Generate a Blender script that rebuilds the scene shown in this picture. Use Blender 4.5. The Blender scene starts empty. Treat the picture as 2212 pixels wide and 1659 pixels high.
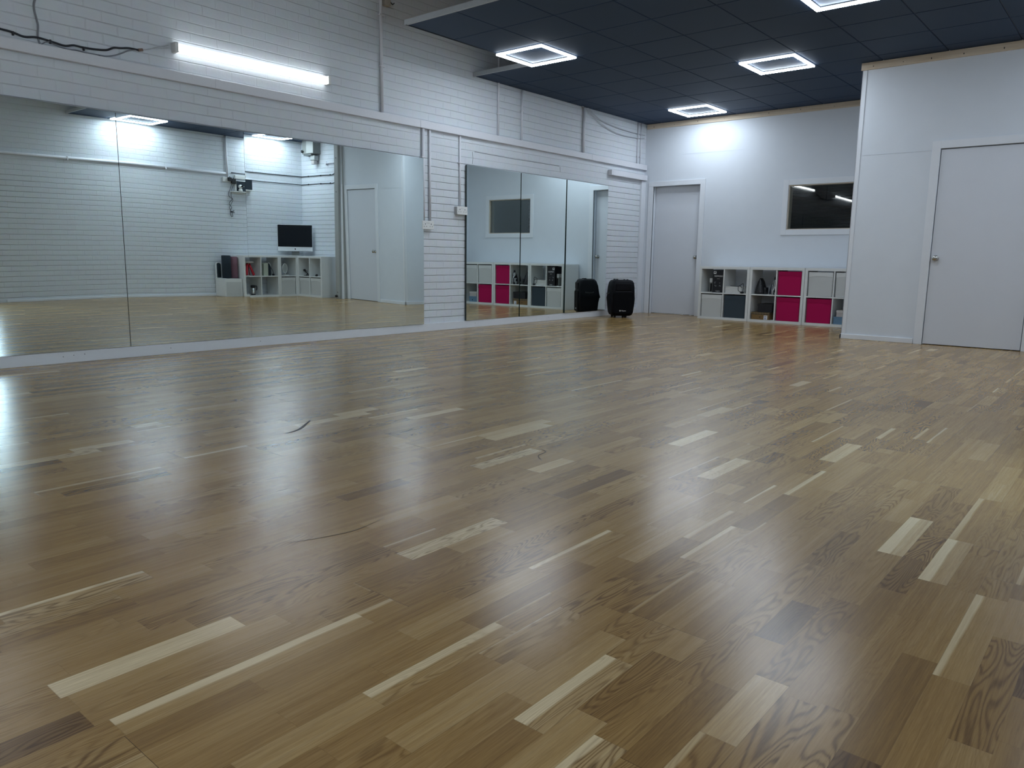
import bpy, bmesh, math, random
from mathutils import Vector, Matrix
from math import sin, cos, pi, radians

random.seed(7)
S = bpy.context.scene
C = S.collection

# ------------------------------------------------------------------ camera
YAW, PITCH, ROLL, FPX, CX, CZ = 0.6977, 0.1639, 0.0129, 1633.44, 6.3987, 0.842
fw = Vector((-sin(YAW) * cos(PITCH), cos(YAW) * cos(PITCH), -sin(PITCH)))
rt = fw.cross(Vector((0, 0, 1))).normalized()
up = rt.cross(fw)
r2 = rt * cos(ROLL) + up * sin(ROLL)
u2 = -rt * sin(ROLL) + up * cos(ROLL)
cam_data = bpy.data.cameras.new('camera')
cam = bpy.data.objects.new('camera', cam_data)
C.objects.link(cam)
cam_data.sensor_width = 36.0
cam_data.lens = 36.0 * FPX / 2212.0
cam_data.clip_start = 0.02
M = Matrix.Identity(4)
for i in range(3):
    M[i][0], M[i][1], M[i][2] = r2[i], u2[i], -fw[i]
M[0][3], M[1][3], M[2][3] = CX, 0.0, CZ
cam.matrix_world = M
S.camera = cam

# ------------------------------------------------------------------ world, view
W = bpy.data.worlds.new('sky')
S.world = W
W.use_nodes = True
W.node_tree.nodes['Background'].inputs[0].default_value = (0.72, 0.85, 1.0, 1)
W.node_tree.nodes['Background'].inputs[1].default_value = 6.0
S.view_settings.view_transform = 'Standard'
S.view_settings.look = 'None'
S.view_settings.gamma = 1
S.view_settings.exposure = 1.25
LED = 35.0       # strength of the LED ceiling frames
TUBE = 9.0      # strength of the wall strip lights

# ------------------------------------------------------------------ key planes (metres)
XR = 7.14        # right-hand brick wall
XW = -0.02       # face of the left brick wall
YB = 10.888      # far plastered wall
YP = 8.968       # partition with the near door
YN = 9.215       # short brick wall behind the corner shelves
YF = -2.2        # wall behind the camera
HC = 2.961       # tiled ceiling
HR = 4.6         # roof over the near bay

# ------------------------------------------------------------------ helpers
def tag(o, label=None, cat=None, group=None, kind=None):
    if label: o['label'] = label
    if cat: o['category'] = cat
    if group: o['group'] = group
    if kind: o['kind'] = kind
    return o

def thing(name, label, cat, loc=(0, 0, 0), rz=0.0, group=None):
    o = bpy.data.objects.new(name, None)
    o.empty_display_size = 0.05
    C.objects.link(o)
    o.location = loc
    o.rotation_euler = (0, 0, rz)
    return tag(o, label, cat, group)

class MB:
    def __init__(self): self.bm = bmesh.new(); self.mi = 0
    def _m(self, faces):
        for f in faces: f.material_index = self.mi
    def box(self, x0, x1, y0, y1, z0, z1, bev=0.0, seg=2, rot=None, piv=None):
        n0 = len(self.bm.verts)
        t = bmesh.new()
        v = [t.verts.new((x, y, z)) for x in (x0, x1) for y in (y0, y1) for z in (z0, z1)]
        for q in ((0, 1, 3, 2), (4, 6, 7, 5), (0, 4, 5, 1), (2, 3, 7, 6), (0, 2, 6, 4), (1, 5, 7, 3)):
            t.faces.new([v[i] for i in q])
        if bev > 0:
            bmesh.ops.bevel(t, geom=t.edges[:], offset=bev, segments=seg, affect='EDGES', profile=0.5)
        if rot is not None:
            p = Vector(piv) if piv else Vector(((x0 + x1) / 2, (y0 + y1) / 2, (z0 + z1) / 2))
            for w in t.verts: w.co = rot @ (w.co - p) + p
        self._merge(t); return self
    def _merge(self, t):
        mp = {}
        for v in t.verts: mp[v] = self.bm.verts.new(v.co)
        for f in t.faces:
            try:
                g = self.bm.faces.new([mp[v] for v in f.verts]); g.material_index = self.mi; g.smooth = f.smooth
            except ValueError: pass
        t.free()
    def cyl(self, p0, p1, r0, r1=None, n=20, cap=True):
        r1 = r0 if r1 is None else r1
        p0, p1 = Vector(p0), Vector(p1)
        d = (p1 - p0).normalized()
        a = Vector((0, 0, 1)) if abs(d.z) < 0.9 else Vector((1, 0, 0))
        u = d.cross(a).normalized(); w = d.cross(u)
        A = [self.bm.verts.new(p0 + (u * cos(2 * pi * i / n) + w * sin(2 * pi * i / n)) * r0) for i in range(n)]
        B = [self.bm.verts.new(p1 + (u * cos(2 * pi * i / n) + w * sin(2 * pi * i / n)) * r1) for i in range(n)]
        for i in range(n):
            f = self.bm.faces.new((A[i], A[(i + 1) % n], B[(i + 1) % n], B[i])); f.smooth = True; f.material_index = self.mi
        if cap:
            self._m([self.bm.faces.new(A[::-1]), self.bm.faces.new(B)])
        return self
    def tube(self, pts, r, n=8, cap=True):
        pts = [Vector(p) for p in pts]
        rings = []
        ref = None
        for i, p in enumerate(pts):
            d = (pts[min(i + 1, len(pts) - 1)] - pts[max(i - 1, 0)]).normalized()
            if ref is None:
                a = Vector((0, 0, 1)) if abs(d.z) < 0.9 else Vector((1, 0, 0))
                ref = d.cross(a).normalized()
            u = (ref - d * ref.dot(d)).normalized(); ref = u
            w = d.cross(u)
            rr = r[i] if isinstance(r, (list, tuple)) else r
            rings.append([self.bm.verts.new(p + (u * cos(2 * pi * k / n) + w * sin(2 * pi * k / n)) * rr) for k in range(n)])
        for a, b in zip(rings, rings[1:]):
            for k in range(n):
                f = self.bm.faces.new((a[k], a[(k + 1) % n], b[(k + 1) % n], b[k])); f.smooth = True; f.material_index = self.mi
        if cap:
            self._m([self.bm.faces.new(rings[0][::-1]), self.bm.faces.new(rings[-1])])
        return self
    def lathe(self, prof, c=(0, 0, 0), n=28, axis='z', sx=1.0, sy=1.0):
        rings = []
        for r, h in prof:
            ring = []
            for k in range(n):
                a = 2 * pi * k / n
                if axis == 'z': p = (c[0] + r * cos(a) * sx, c[1] + r * sin(a) * sy, c[2] + h)
                elif axis == 'y': p = (c[0] + r * cos(a) * sx, c[1] + h, c[2] + r * sin(a) * sy)
                else: p = (c[0] + h, c[1] + r * cos(a) * sx, c[2] + r * sin(a) * sy)
                ring.append(self.bm.verts.new(p))
            rings.append(ring)
        for a, b in zip(rings, rings[1:]):
            for k in range(n):
                f = self.bm.faces.new((a[k], a[(k + 1) % n], b[(k + 1) % n], b[k])); f.smooth = True; f.material_index = self.mi
        self._m([self.bm.faces.new(rings[0][::-1]), self.bm.faces.new(rings[-1])])
        return self
    def loft(self, secs, close=True, smooth=True):
        """secs: list of closed loops of points, all the same length"""
        R = [[self.bm.verts.new(p) for p in s] for s in secs]
        n = len(R[0])
        for a, b in zip(R, R[1:]):
            for k in range(n):
                f = self.bm.faces.new((a[k], a[(k + 1) % n], b[(k + 1) % n], b[k])); f.smooth = smooth; f.material_index = self.mi
        if close:
            self._m([self.bm.faces.new(R[0][::-1]), self.bm.faces.new(R[-1])])
        return self
    def build(self, name, mats, parent=None, recalc=True, smooth_angle=None):
        if recalc: bmesh.ops.recalc_face_normals(self.bm, faces=self.bm.faces[:])
        me = bpy.data.meshes.new(name)
        self.bm.to_mesh(me); self.bm.free()
        for m in (mats if isinstance(mats, (list, tuple)) else [mats]): me.materials.append(m)
        o = bpy.data.objects.new(name, me)
        C.objects.link(o)
        if parent: o.parent = parent
        return o

def rrect(hw, y0, y1, r, z, n=5):
    """rounded rectangle loop at height z"""
    pts = []
    for cx, cy, a0 in ((hw - r, y1 - r, 0), (-hw + r, y1 - r, 90), (-hw + r, y0 + r, 180), (hw - r, y0 + r, 270)):
        for k in range(n + 1):
            a = radians(a0 + 90 * k / n)
            pts.append((cx + r * cos(a), cy + r * sin(a), z))
    return pts

def copy_tree(o, parent=None):
    c = o.copy(); C.objects.link(c)
    if parent: c.parent = parent
    for ch in list(o.children): copy_tree(ch, c)
    return c

def spline(pts, n=8):
    P = [Vector(p) for p in pts]
    out = []
    for i in range(len(P) - 1):
        a, b, c, d = P[max(i - 1, 0)], P[i], P[i + 1], P[min(i + 2, len(P) - 1)]
        for k in range(n):
            t = k / n
            out.append(0.5 * ((2 * b) + (c - a) * t + (2 * a - 5 * b + 4 * c - d) * t * t + (3 * b - a - 3 * c + d) * t ** 3))
    out.append(P[-1])
    return out

# ------------------------------------------------------------------ materials
def nt(name):
    m = bpy.data.materials.new(name); m.use_nodes = True
    t = m.node_tree
    return m, t, t.nodes['Principled BSDF']

def N(t, kind, **kw):
    n = t.nodes.new(kind)
    for k, v in kw.items():
        if k in ('op',): n.operation = v
        elif hasattr(n, k): setattr(n, k, v)
    return n

def plain(name, col, rough=0.5, metal=0.0, spec=0.5, noise=0.03, scale=40, bump=0.0, coat=0.0):
    m, t, b = nt(name)
    b.inputs['Roughness'].default_value = rough
    b.inputs['Metallic'].default_value = metal
    b.inputs['Specular IOR Level'].default_value = spec
    b.inputs['Coat Weight'].default_value = coat
    tc = N(t, 'ShaderNodeTexCoord'); nz = N(t, 'ShaderNodeTexNoise')
    nz.inputs['Scale'].default_value = scale; nz.inputs['Detail'].default_value = 4
    t.links.new(tc.outputs['Object'], nz.inputs['Vector'])
    mx = N(t, 'ShaderNodeMix'); mx.data_type = 'RGBA'
    mx.inputs[6].default_value = tuple(max(0, c * (1 - noise)) for c in col) + (1,)
    mx.inputs[7].default_value = tuple(min(1, c * (1 + noise)) for c in col) + (1,)
    t.links.new(nz.outputs['Fac'], mx.inputs[0]); t.links.new(mx.outputs[2], b.inputs['Base Color'])
    if bump:
        bp = N(t, 'ShaderNodeBump'); bp.inputs['Distance'].default_value = bump
        t.links.new(nz.outputs['Fac'], bp.inputs['Height']); t.links.new(bp.outputs[0], b.inputs['Normal'])
    return m

def emis(name, col, strength):
    m, t, b = nt(name)
    b.inputs['Base Color'].default_value = (0.8, 0.8, 0.8, 1)
    b.inputs['Emission Color'].default_value = tuple(col) + (1,)
    b.inputs['Emission Strength'].default_value = strength
    return m

def math_n(t, op, a, b=None, c=None, clamp=False):
    n = N(t, 'ShaderNodeMath'); n.operation = op; n.use_clamp = clamp
    for i, v in enumerate((a, b, c)):
        if v is None: continue
        if isinstance(v, (int, float)): n.inputs[i].default_value = v
        else: t.links.new(v, n.inputs[i])
    return n.outputs[0]

def brick_mat(name, col, mortar_dark=0.82, dist=0.010):
    m, t, b = nt(name)
    b.inputs['Roughness'].default_value = 0.62
    b.inputs['Specular IOR Level'].default_value = 0.35
    uv = N(t, 'ShaderNodeUVMap')
    nz = N(t, 'ShaderNodeTexNoise'); nz.inputs['Scale'].default_value = 3.0; nz.inputs['Detail'].default_value = 2
    t.links.new(uv.outputs[0], nz.inputs['Vector'])
    sub = N(t, 'ShaderNodeVectorMath'); sub.operation = 'SUBTRACT'; sub.inputs[1].default_value = (0.5, 0.5, 0.5)
    t.links.new(nz.outputs['Color'], sub.inputs[0])
    sc = N(t, 'ShaderNodeVectorMath'); sc.operation = 'MULTIPLY'; sc.inputs[1].default_value = (0.03, 0.013, 0)
    t.links.new(sub.outputs[0], sc.inputs[0])
    ad = N(t, 'ShaderNodeVectorMath'); ad.operation = 'ADD'
    t.links.new(uv.outputs[0], ad.inputs[0]); t.links.new(sc.outputs[0], ad.inputs[1])
    br = N(t, 'ShaderNodeTexBrick')
    br.offset = 0.5
    br.inputs['Scale'].default_value = 1.0
    br.inputs['Brick Width'].default_value = 0.238
    br.inputs['Row Height'].default_value = 0.0815
    br.inputs['Mortar Size'].default_value = 0.0065
    br.inputs['Mortar Smooth'].default_value = 0.55
    t.links.new(ad.outputs[0], br.inputs['Vector'])
    n2 = N(t, 'ShaderNodeTexNoise'); n2.inputs['Scale'].default_value = 9; n2.inputs['Detail'].default_value = 6; n2.inputs['Roughness'].default_value = 0.65
    t.links.new(uv.outputs[0], n2.inputs['Vector'])
    n3 = N(t, 'ShaderNodeTexNoise'); n3.inputs['Scale'].default_value = 1.3; n3.inputs['Detail'].default_value = 3
    t.links.new(uv.outputs[0], n3.inputs['Vector'])
    # bed joints read strongly, upright joints are nearly filled with paint
    sx = N(t, 'ShaderNodeSeparateXYZ'); t.links.new(ad.outputs[0], sx.inputs[0])
    fr = math_n(t, 'FRACT', math_n(t, 'DIVIDE', sx.outputs[1], 0.0815))
    dm = math_n(t, 'MINIMUM', fr, math_n(t, 'SUBTRACT', 1.0, fr))
    bed = math_n(t, 'SUBTRACT', 1.0, math_n(t, 'DIVIDE', dm, 0.065), clamp=True)
    bed = math_n(t, 'POWER', bed, 1.5)
    vis = math_n(t, 'ADD', math_n(t, 'MULTIPLY', math_n(t, 'SUBTRACT', n3.outputs['Fac'], 0.35), 2.2), 0.35, clamp=True)
    upr = math_n(t, 'MULTIPLY', br.outputs['Fac'], math_n(t, 'MULTIPLY', vis, 0.22))
    # the zone above the trunking is more thickly painted
    low = math_n(t, 'ADD', math_n(t, 'MULTIPLY', math_n(t, 'LESS_THAN', sx.outputs[1], 2.02), 0.55), 0.52)
    depth = math_n(t, 'MAXIMUM', math_n(t, 'MULTIPLY', bed, math_n(t, 'MULTIPLY', low, math_n(t, 'ADD', math_n(t, 'MULTIPLY', vis, 0.6), 0.4))), upr)
    h = math_n(t, 'SUBTRACT', math_n(t, 'MULTIPLY', n2.outputs['Fac'], 0.30), depth)
    bp = N(t, 'ShaderNodeBump'); bp.inputs['Distance'].default_value = dist; bp.inputs['Strength'].default_value = 0.9
    t.links.new(h, bp.inputs['Height']); t.links.new(bp.outputs[0], b.inputs['Normal'])
    mx = N(t, 'ShaderNodeMix'); mx.data_type = 'RGBA'
    mx.inputs[6].default_value = tuple(col) + (1,)
    mx.inputs[7].default_value = tuple(c * mortar_dark for c in col) + (1,)
    t.links.new(depth, mx.inputs[0])
    mx2 = N(t, 'ShaderNodeMix'); mx2.data_type = 'RGBA'; mx2.blend_type = 'MULTIPLY'
    mx2.inputs[0].default_value = 0.12
    t.links.new(mx.outputs[2], mx2.inputs[6]); t.links.new(n2.outputs['Color'], mx2.inputs[7])
    t.links.new(mx2.outputs[2], b.inputs['Base Color'])
    return m

WHITE = (0.70, 0.74, 0.79)
m_brick = brick_mat('painted_brick', WHITE)
m_plaster = plain('painted_board', (0.68, 0.725, 0.785), 0.6, noise=0.025, scale=6, bump=0.0008, spec=0.3)
m_gloss = plain('gloss_white_paint', (0.74, 0.77, 0.82), 0.38, noise=0.02, scale=12, bump=0.0004)
m_door = plain('door_paint', (0.66, 0.69, 0.75), 0.42, noise=0.02, scale=5, bump=0.0005)
m_roof = plain('roof_deck', (0.45, 0.46, 0.48), 0.8)
m_tile = plain('ceiling_tile_navy', (0.014, 0.036, 0.080), 0.65, noise=0.10, scale=2.5, bump=0.0006, spec=0.35)
m_grid = plain('ceiling_grid_dark', (0.006, 0.008, 0.014), 0.5)
m_void = plain('dark_gap', (0.01, 0.011, 0.014), 0.8)
m_alu = plain('white_angle', (0.36, 0.38, 0.40), 0.4, noise=0.08)
m_led = emis('led_diffuser', (0.80, 0.90, 1.0), LED)
m_ledside = emis('led_side_glow', (0.80, 0.90, 1.0), LED * 0.12)
m_ledin = emis('led_inner_glow', (0.80, 0.90, 1.0), LED * 0.5)
m_roof_fill = emis('roof_fill_diffuser', (0.95, 0.98, 1.0), 38.0)  # stronger emission for the fill strips added under the roof
m_tubeside = emis('tube_diffuser_rim', (0.92, 0.97, 1.0), 1.6)
m_tube = emis('tube_diffuser', (0.92, 0.97, 1.0), TUBE)
m_white = plain('white_plastic', (0.74, 0.75, 0.74), 0.4)
m_shelf = plain('white_foil', (0.74, 0.76, 0.76), 0.42, noise=0.01)
m_black = plain('black_plastic', (0.003, 0.0035, 0.006), 0.55, noise=0.3, scale=200, spec=0.15)
m_grille = plain('speaker_mesh', (0.002, 0.0025, 0.004), 0.7, noise=0.5, scale=500, bump=0.0008, spec=0.12)
m_rubber = plain('black_rubber', (0.012, 0.013, 0.016), 0.7)
m_cable = plain('black_cable', (0.012, 0.014, 0.022), 0.55)
m_cable_w = plain('painted_cable', (0.50, 0.52, 0.56), 0.6)
m_cable_g = plain('grey_cable', (0.22, 0.23, 0.26), 0.6)
m_conduit = plain('painted_conduit', (0.70, 0.71, 0.76), 0.5)
m_chrome = plain('satin_nickel', (0.50, 0.49, 0.47), 0.24, metal=1.0, noise=0.02)
m_pink = plain('pink_fabric', (0.42, 0.006, 0.085), 0.85, noise=0.12, scale=300, bump=0.0006, spec=0.2)
m_pink_d = plain('pink_fabric_band', (0.36, 0.005, 0.072), 0.85, noise=0.12, scale=300, bump=0.0006, spec=0.2)
m_slate = plain('slate_fabric', (0.046, 0.064, 0.082), 0.85, noise=0.15, scale=300, bump=0.0006, spec=0.2)
m_pale = plain('pale_fabric', (0.56, 0.58, 0.58), 0.7, noise=0.05, scale=300, bump=0.0005)
m_pale2 = plain('pale_band', (0.66, 0.68, 0.68), 0.7, noise=0.03, scale=300)
m_brown = plain('brown_card', (0.20, 0.12, 0.045), 0.8, noise=0.08)
m_blue = plain('blue_card', (0.13, 0.24, 0.36), 0.7, noise=0.05)
m_cream = plain('cream_card', (0.48, 0.45, 0.44), 0.7, noise=0.05)
m_ink = plain('white_ink', (0.75, 0.75, 0.76), 0.6)
m_red = plain('red_plastic', (0.50, 0.012, 0.03), 0.45)
m_navy = plain('navy_foam', (0.008, 0.018, 0.030), 0.8, bump=0.001, scale=120)
m_mauve = plain('mauve_foam', (0.19, 0.095, 0.125), 0.85, bump=0.001, scale=120)
m_sage = plain('sage_plastic', (0.42, 0.46, 0.38), 0.5)
m_steel = plain('brushed_steel', (0.6, 0.6, 0.6), 0.3, metal=1.0)
m_grey = plain('grey_metal', (0.20, 0.21, 0.20), 0.55, noise=0.12)
m_greyd = plain('dark_grey_metal', (0.10, 0.11, 0.11), 0.55)
m_post = plain('grey_post_paint', (0.36, 0.37, 0.36), 0.6, noise=0.06, scale=8)
m_screen = plain('display_glass', (0.002, 0.003, 0.008), 0.08, spec=0.5)
m_mirglass = plain('small_mirror', (0.8, 0.85, 0.85), 0.02, metal=1.0, noise=0.0)

def mirror_mat():
    m, t, b = nt('silvered_glass')
    b.inputs['Metallic'].default_value = 1.0
    b.inputs['Roughness'].default_value = 0.0
    b.inputs['Base Color'].default_value = (0.86, 0.96, 0.95, 1)
    return m
m_mirror = mirror_mat()
m_medge = plain('mirror_edge', (0.015, 0.03, 0.03), 0.2)

def glass_mat():
    m = bpy.data.materials.new('window_glass'); m.use_nodes = True
    t = m.node_tree; t.nodes.clear()
    out = N(t, 'ShaderNodeOutputMaterial'); tr = N(t, 'ShaderNodeBsdfTransparent'); gl = N(t, 'ShaderNodeBsdfGlossy')
    tr.inputs[0].default_value = (0.9, 0.94, 0.93, 1); gl.inputs['Roughness'].default_value = 0.0
    fr = N(t, 'ShaderNodeFresnel'); fr.inputs[0].default_value = 1.52
    mx = N(t, 'ShaderNodeMixShader')
    t.links.new(fr.outputs[0], mx.inputs[0]); t.links.new(tr.outputs[0], mx.inputs[1]); t.links.new(gl.outputs[0], mx.inputs[2])
    t.links.new(mx.outputs[0], out.inputs[0])
    return m
m_glass = glass_mat()

def timber_mat():
    m, t, b = nt('sawn_pine')
    b.inputs['Roughness'].default_value = 0.7
    tc = N(t, 'ShaderNodeTexCoord')
    mp = N(t, 'ShaderNodeMapping'); mp.inputs['Scale'].default_value = (1.2, 20, 30)
    t.links.new(tc.outputs['Object'], mp.inputs[0])
    nz = N(t, 'ShaderNodeTexNoise'); nz.inputs['Scale'].default_value = 2.0; nz.inputs['Detail'].default_value = 5
    t.links.new(mp.outputs[0], nz.inputs['Vector'])
    cr = N(t, 'ShaderNodeValToRGB')
    cr.color_ramp.elements[0].position = 0.3; cr.color_ramp.elements[0].color = (0.60, 0.49, 0.37, 1)
    cr.color_ramp.elements[1].position = 0.7; cr.color_ramp.elements[1].color = (0.74, 0.64, 0.51, 1)
    t.links.new(nz.outputs['Fac'], cr.inputs[0]); t.links.new(cr.outputs[0], b.inputs['Base Color'])
    return m
m_timber = timber_mat()

def floor_mat():
    m, t, b = nt('oak_strip_parquet')
    L = t.links
    def attr(n):
        a = N(t, 'ShaderNodeAttribute'); a.attribute_name = n; a.attribute_type = 'GEOMETRY'; return a.outputs['Fac']
    seed, tone, sap, be, bl = attr('seed'), attr('tone'), attr('sap'), attr('board_end'), attr('board_side')
    uvn = N(t, 'ShaderNodeUVMap'); sep = N(t, 'ShaderNodeSeparateXYZ'); L.new(uvn.outputs[0], sep.inputs[0])
    u, v = sep.outputs[0], sep.outputs[1]
    geo = N(t, 'ShaderNodeNewGeometry'); sp = N(t, 'ShaderNodeSeparateXYZ'); L.new(geo.outputs['Position'], sp.inputs[0])
    def noise(x, y, z, scale=1.0, detail=2.0, rough=0.5, dist=0.0):
        cb = N(t, 'ShaderNodeCombineXYZ')
        for i, q in enumerate((x, y, z)):
            if isinstance(q, (int, float)): cb.inputs[i].default_value = q
            else: L.new(q, cb.inputs[i])
        nz = N(t, 'ShaderNodeTexNoise'); nz.inputs['Scale'].default_value = scale; nz.inputs['Detail'].default_value = detail
        nz.inputs['Roughness'].default_value = rough; nz.inputs['Distortion'].default_value = dist
        L.new(cb.outputs[0], nz.inputs['Vector']); return nz.outputs['Fac']
    px, py = sp.outputs[0], sp.outputs[1]
    sz = math_n(t, 'MULTIPLY', seed, 57.0)
    # growth-ring figure: contour lines of a stretched noise field
    field = noise(math_n(t, 'MULTIPLY', px, 11.0), math_n(t, 'MULTIPLY', py, 1.5), sz, 1.0, 2.0, 0.5, 0.25)
    k = math_n(t, 'ADD', 110.0, math_n(t, 'MULTIPLY', seed, 90.0))
    rings = math_n(t, 'SINE', math_n(t, 'ADD', math_n(t, 'MULTIPLY', field, k), math_n(t, 'MULTIPLY', u, 260.0)))
    rings = math_n(t, 'POWER', math_n(t, 'MULTIPLY', math_n(t, 'ADD', rings, 1.0), 0.5), 2.2)
    # long straight grain
    streak = noise(math_n(t, 'MULTIPLY', px, 230.0), math_n(t, 'MULTIPLY', py, 5.0), sz, 1.0, 3.0, 0.6)
    bands = noise(math_n(t, 'MULTIPLY', px, 62.0), math_n(t, 'MULTIPLY', py, 0.9), sz, 1.0, 2.0, 0.55)
    pores = noise(math_n(t, 'MULTIPLY', px, 700.0), math_n(t, 'MULTIPLY', py, 28.0), sz, 1.0, 2.0, 0.6)
    cloud = noise(math_n(t, 'MULTIPLY', px, 9.0), math_n(t, 'MULTIPLY', py, 3.0), sz, 1.0, 3.0)
    figure = math_n(t, 'MULTIPLY', math_n(t, 'POWER', math_n(t, 'FRACT', math_n(t, 'MULTIPLY', seed, 7.31)), 2.5), 0.95)
    # tone of the strip
    tn = math_n(t, 'ADD', tone, math_n(t, 'MULTIPLY', math_n(t, 'ADD', math_n(t, 'SUBTRACT', cloud, 0.5), math_n(t, 'MULTIPLY', math_n(t, 'SUBTRACT', bands, 0.5), 1.9)), 0.15))
    # pale sapwood along one side of some strips
    edge = math_n(t, 'SUBTRACT', math_n(t, 'ADD', sap, math_n(t, 'MULTIPLY', math_n(t, 'SUBTRACT', noise(0.0, math_n(t, 'MULTIPLY', py, 2.5), sz), 0.5), 0.02)), u)
    sapm = math_n(t, 'MULTIPLY', edge, 160.0, clamp=True)
    tn = math_n(t, 'ADD', tn, math_n(t, 'MULTIPLY', sapm, 0.33))
    cr = N(t, 'ShaderNodeValToRGB')
    E = cr.color_ramp.elements
    E[0].position = 0.0; E[0].color = (0.150, 0.085, 0.038, 1)
    E[1].position = 1.0; E[1].color = (0.780, 0.660, 0.420, 1)
    for p, c in ((0.25, (0.265, 0.158, 0.054, 1)), (0.45, (0.365, 0.230, 0.084, 1)), (0.62, (0.455, 0.310, 0.132, 1)), (0.8, (0.590, 0.455, 0.255, 1))):
        e = cr.color_ramp.elements.new(p); e.color = c
    L.new(tn, cr.inputs[0])
    dk = math_n(t, 'MULTIPLY', math_n(t, 'MULTIPLY', rings, figure), 0.55)
    dk = math_n(t, 'ADD', dk, math_n(t, 'MULTIPLY', math_n(t, 'SUBTRACT', streak, 0.42), 0.62))
    dk = math_n(t, 'ADD', dk, math_n(t, 'MULTIPLY', math_n(t, 'SUBTRACT', pores, 0.5), 0.42))
    dk = math_n(t, 'MULTIPLY', dk, math_n(t, 'SUBTRACT', 1.0, math_n(t, 'MULTIPLY', sapm, 0.55)))
    # joints
    j1 = math_n(t, 'MULTIPLY', math_n(t, 'LESS_THAN', v, 0.0011), be)
    j2 = math_n(t, 'MULTIPLY', math_n(t, 'LESS_THAN', u, 0.0008), bl)
    joint = math_n(t, 'MAXIMUM', j1, math_n(t, 'MULTIPLY', j2, 0.55))
    val = math_n(t, 'SUBTRACT', 1.0, dk)
    mul = N(t, 'ShaderNodeMix'); mul.data_type = 'RGBA'; mul.blend_type = 'MULTIPLY'; mul.inputs[0].default_value = 1.0
    cc = N(t, 'ShaderNodeCombineColor')
    L.new(val, cc.inputs[0])
    L.new(math_n(t, 'POWER', math_n(t, 'MAXIMUM', val, 0.02), 1.15), cc.inputs[1]); L.new(math_n(t, 'POWER', math_n(t, 'MAXIMUM', val, 0.02), 1.3), cc.inputs[2])
    L.new(cr.outputs[0], mul.inputs[6]); L.new(cc.outputs[0], mul.inputs[7])
    jm = N(t, 'ShaderNodeMix'); jm.data_type = 'RGBA'
    L.new(math_n(t, 'MULTIPLY', joint, 0.75), jm.inputs[0]); L.new(mul.outputs[2], jm.inputs[6]); jm.inputs[7].default_value = (0.03, 0.018, 0.01, 1)
    L.new(jm.outputs[2], b.inputs['Base Color'])
    rg = math_n(t, 'ADD', 0.225, math_n(t, 'MULTIPLY', streak, 0.04))
    L.new(rg, b.inputs['Roughness'])
    b.inputs['Specular IOR Level'].default_value = 0.5
    bp = N(t, 'ShaderNodeBump'); bp.inputs['Distance'].default_value = 0.00003; bp.inputs['Strength'].default_value = 1.0
    L.new(math_n(t, 'SUBTRACT', streak, math_n(t, 'MULTIPLY', joint, 4.0)), bp.inputs['Height']); L.new(bp.outputs[0], b.inputs['Normal'])
    return m
m_floor = floor_mat()

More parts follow.
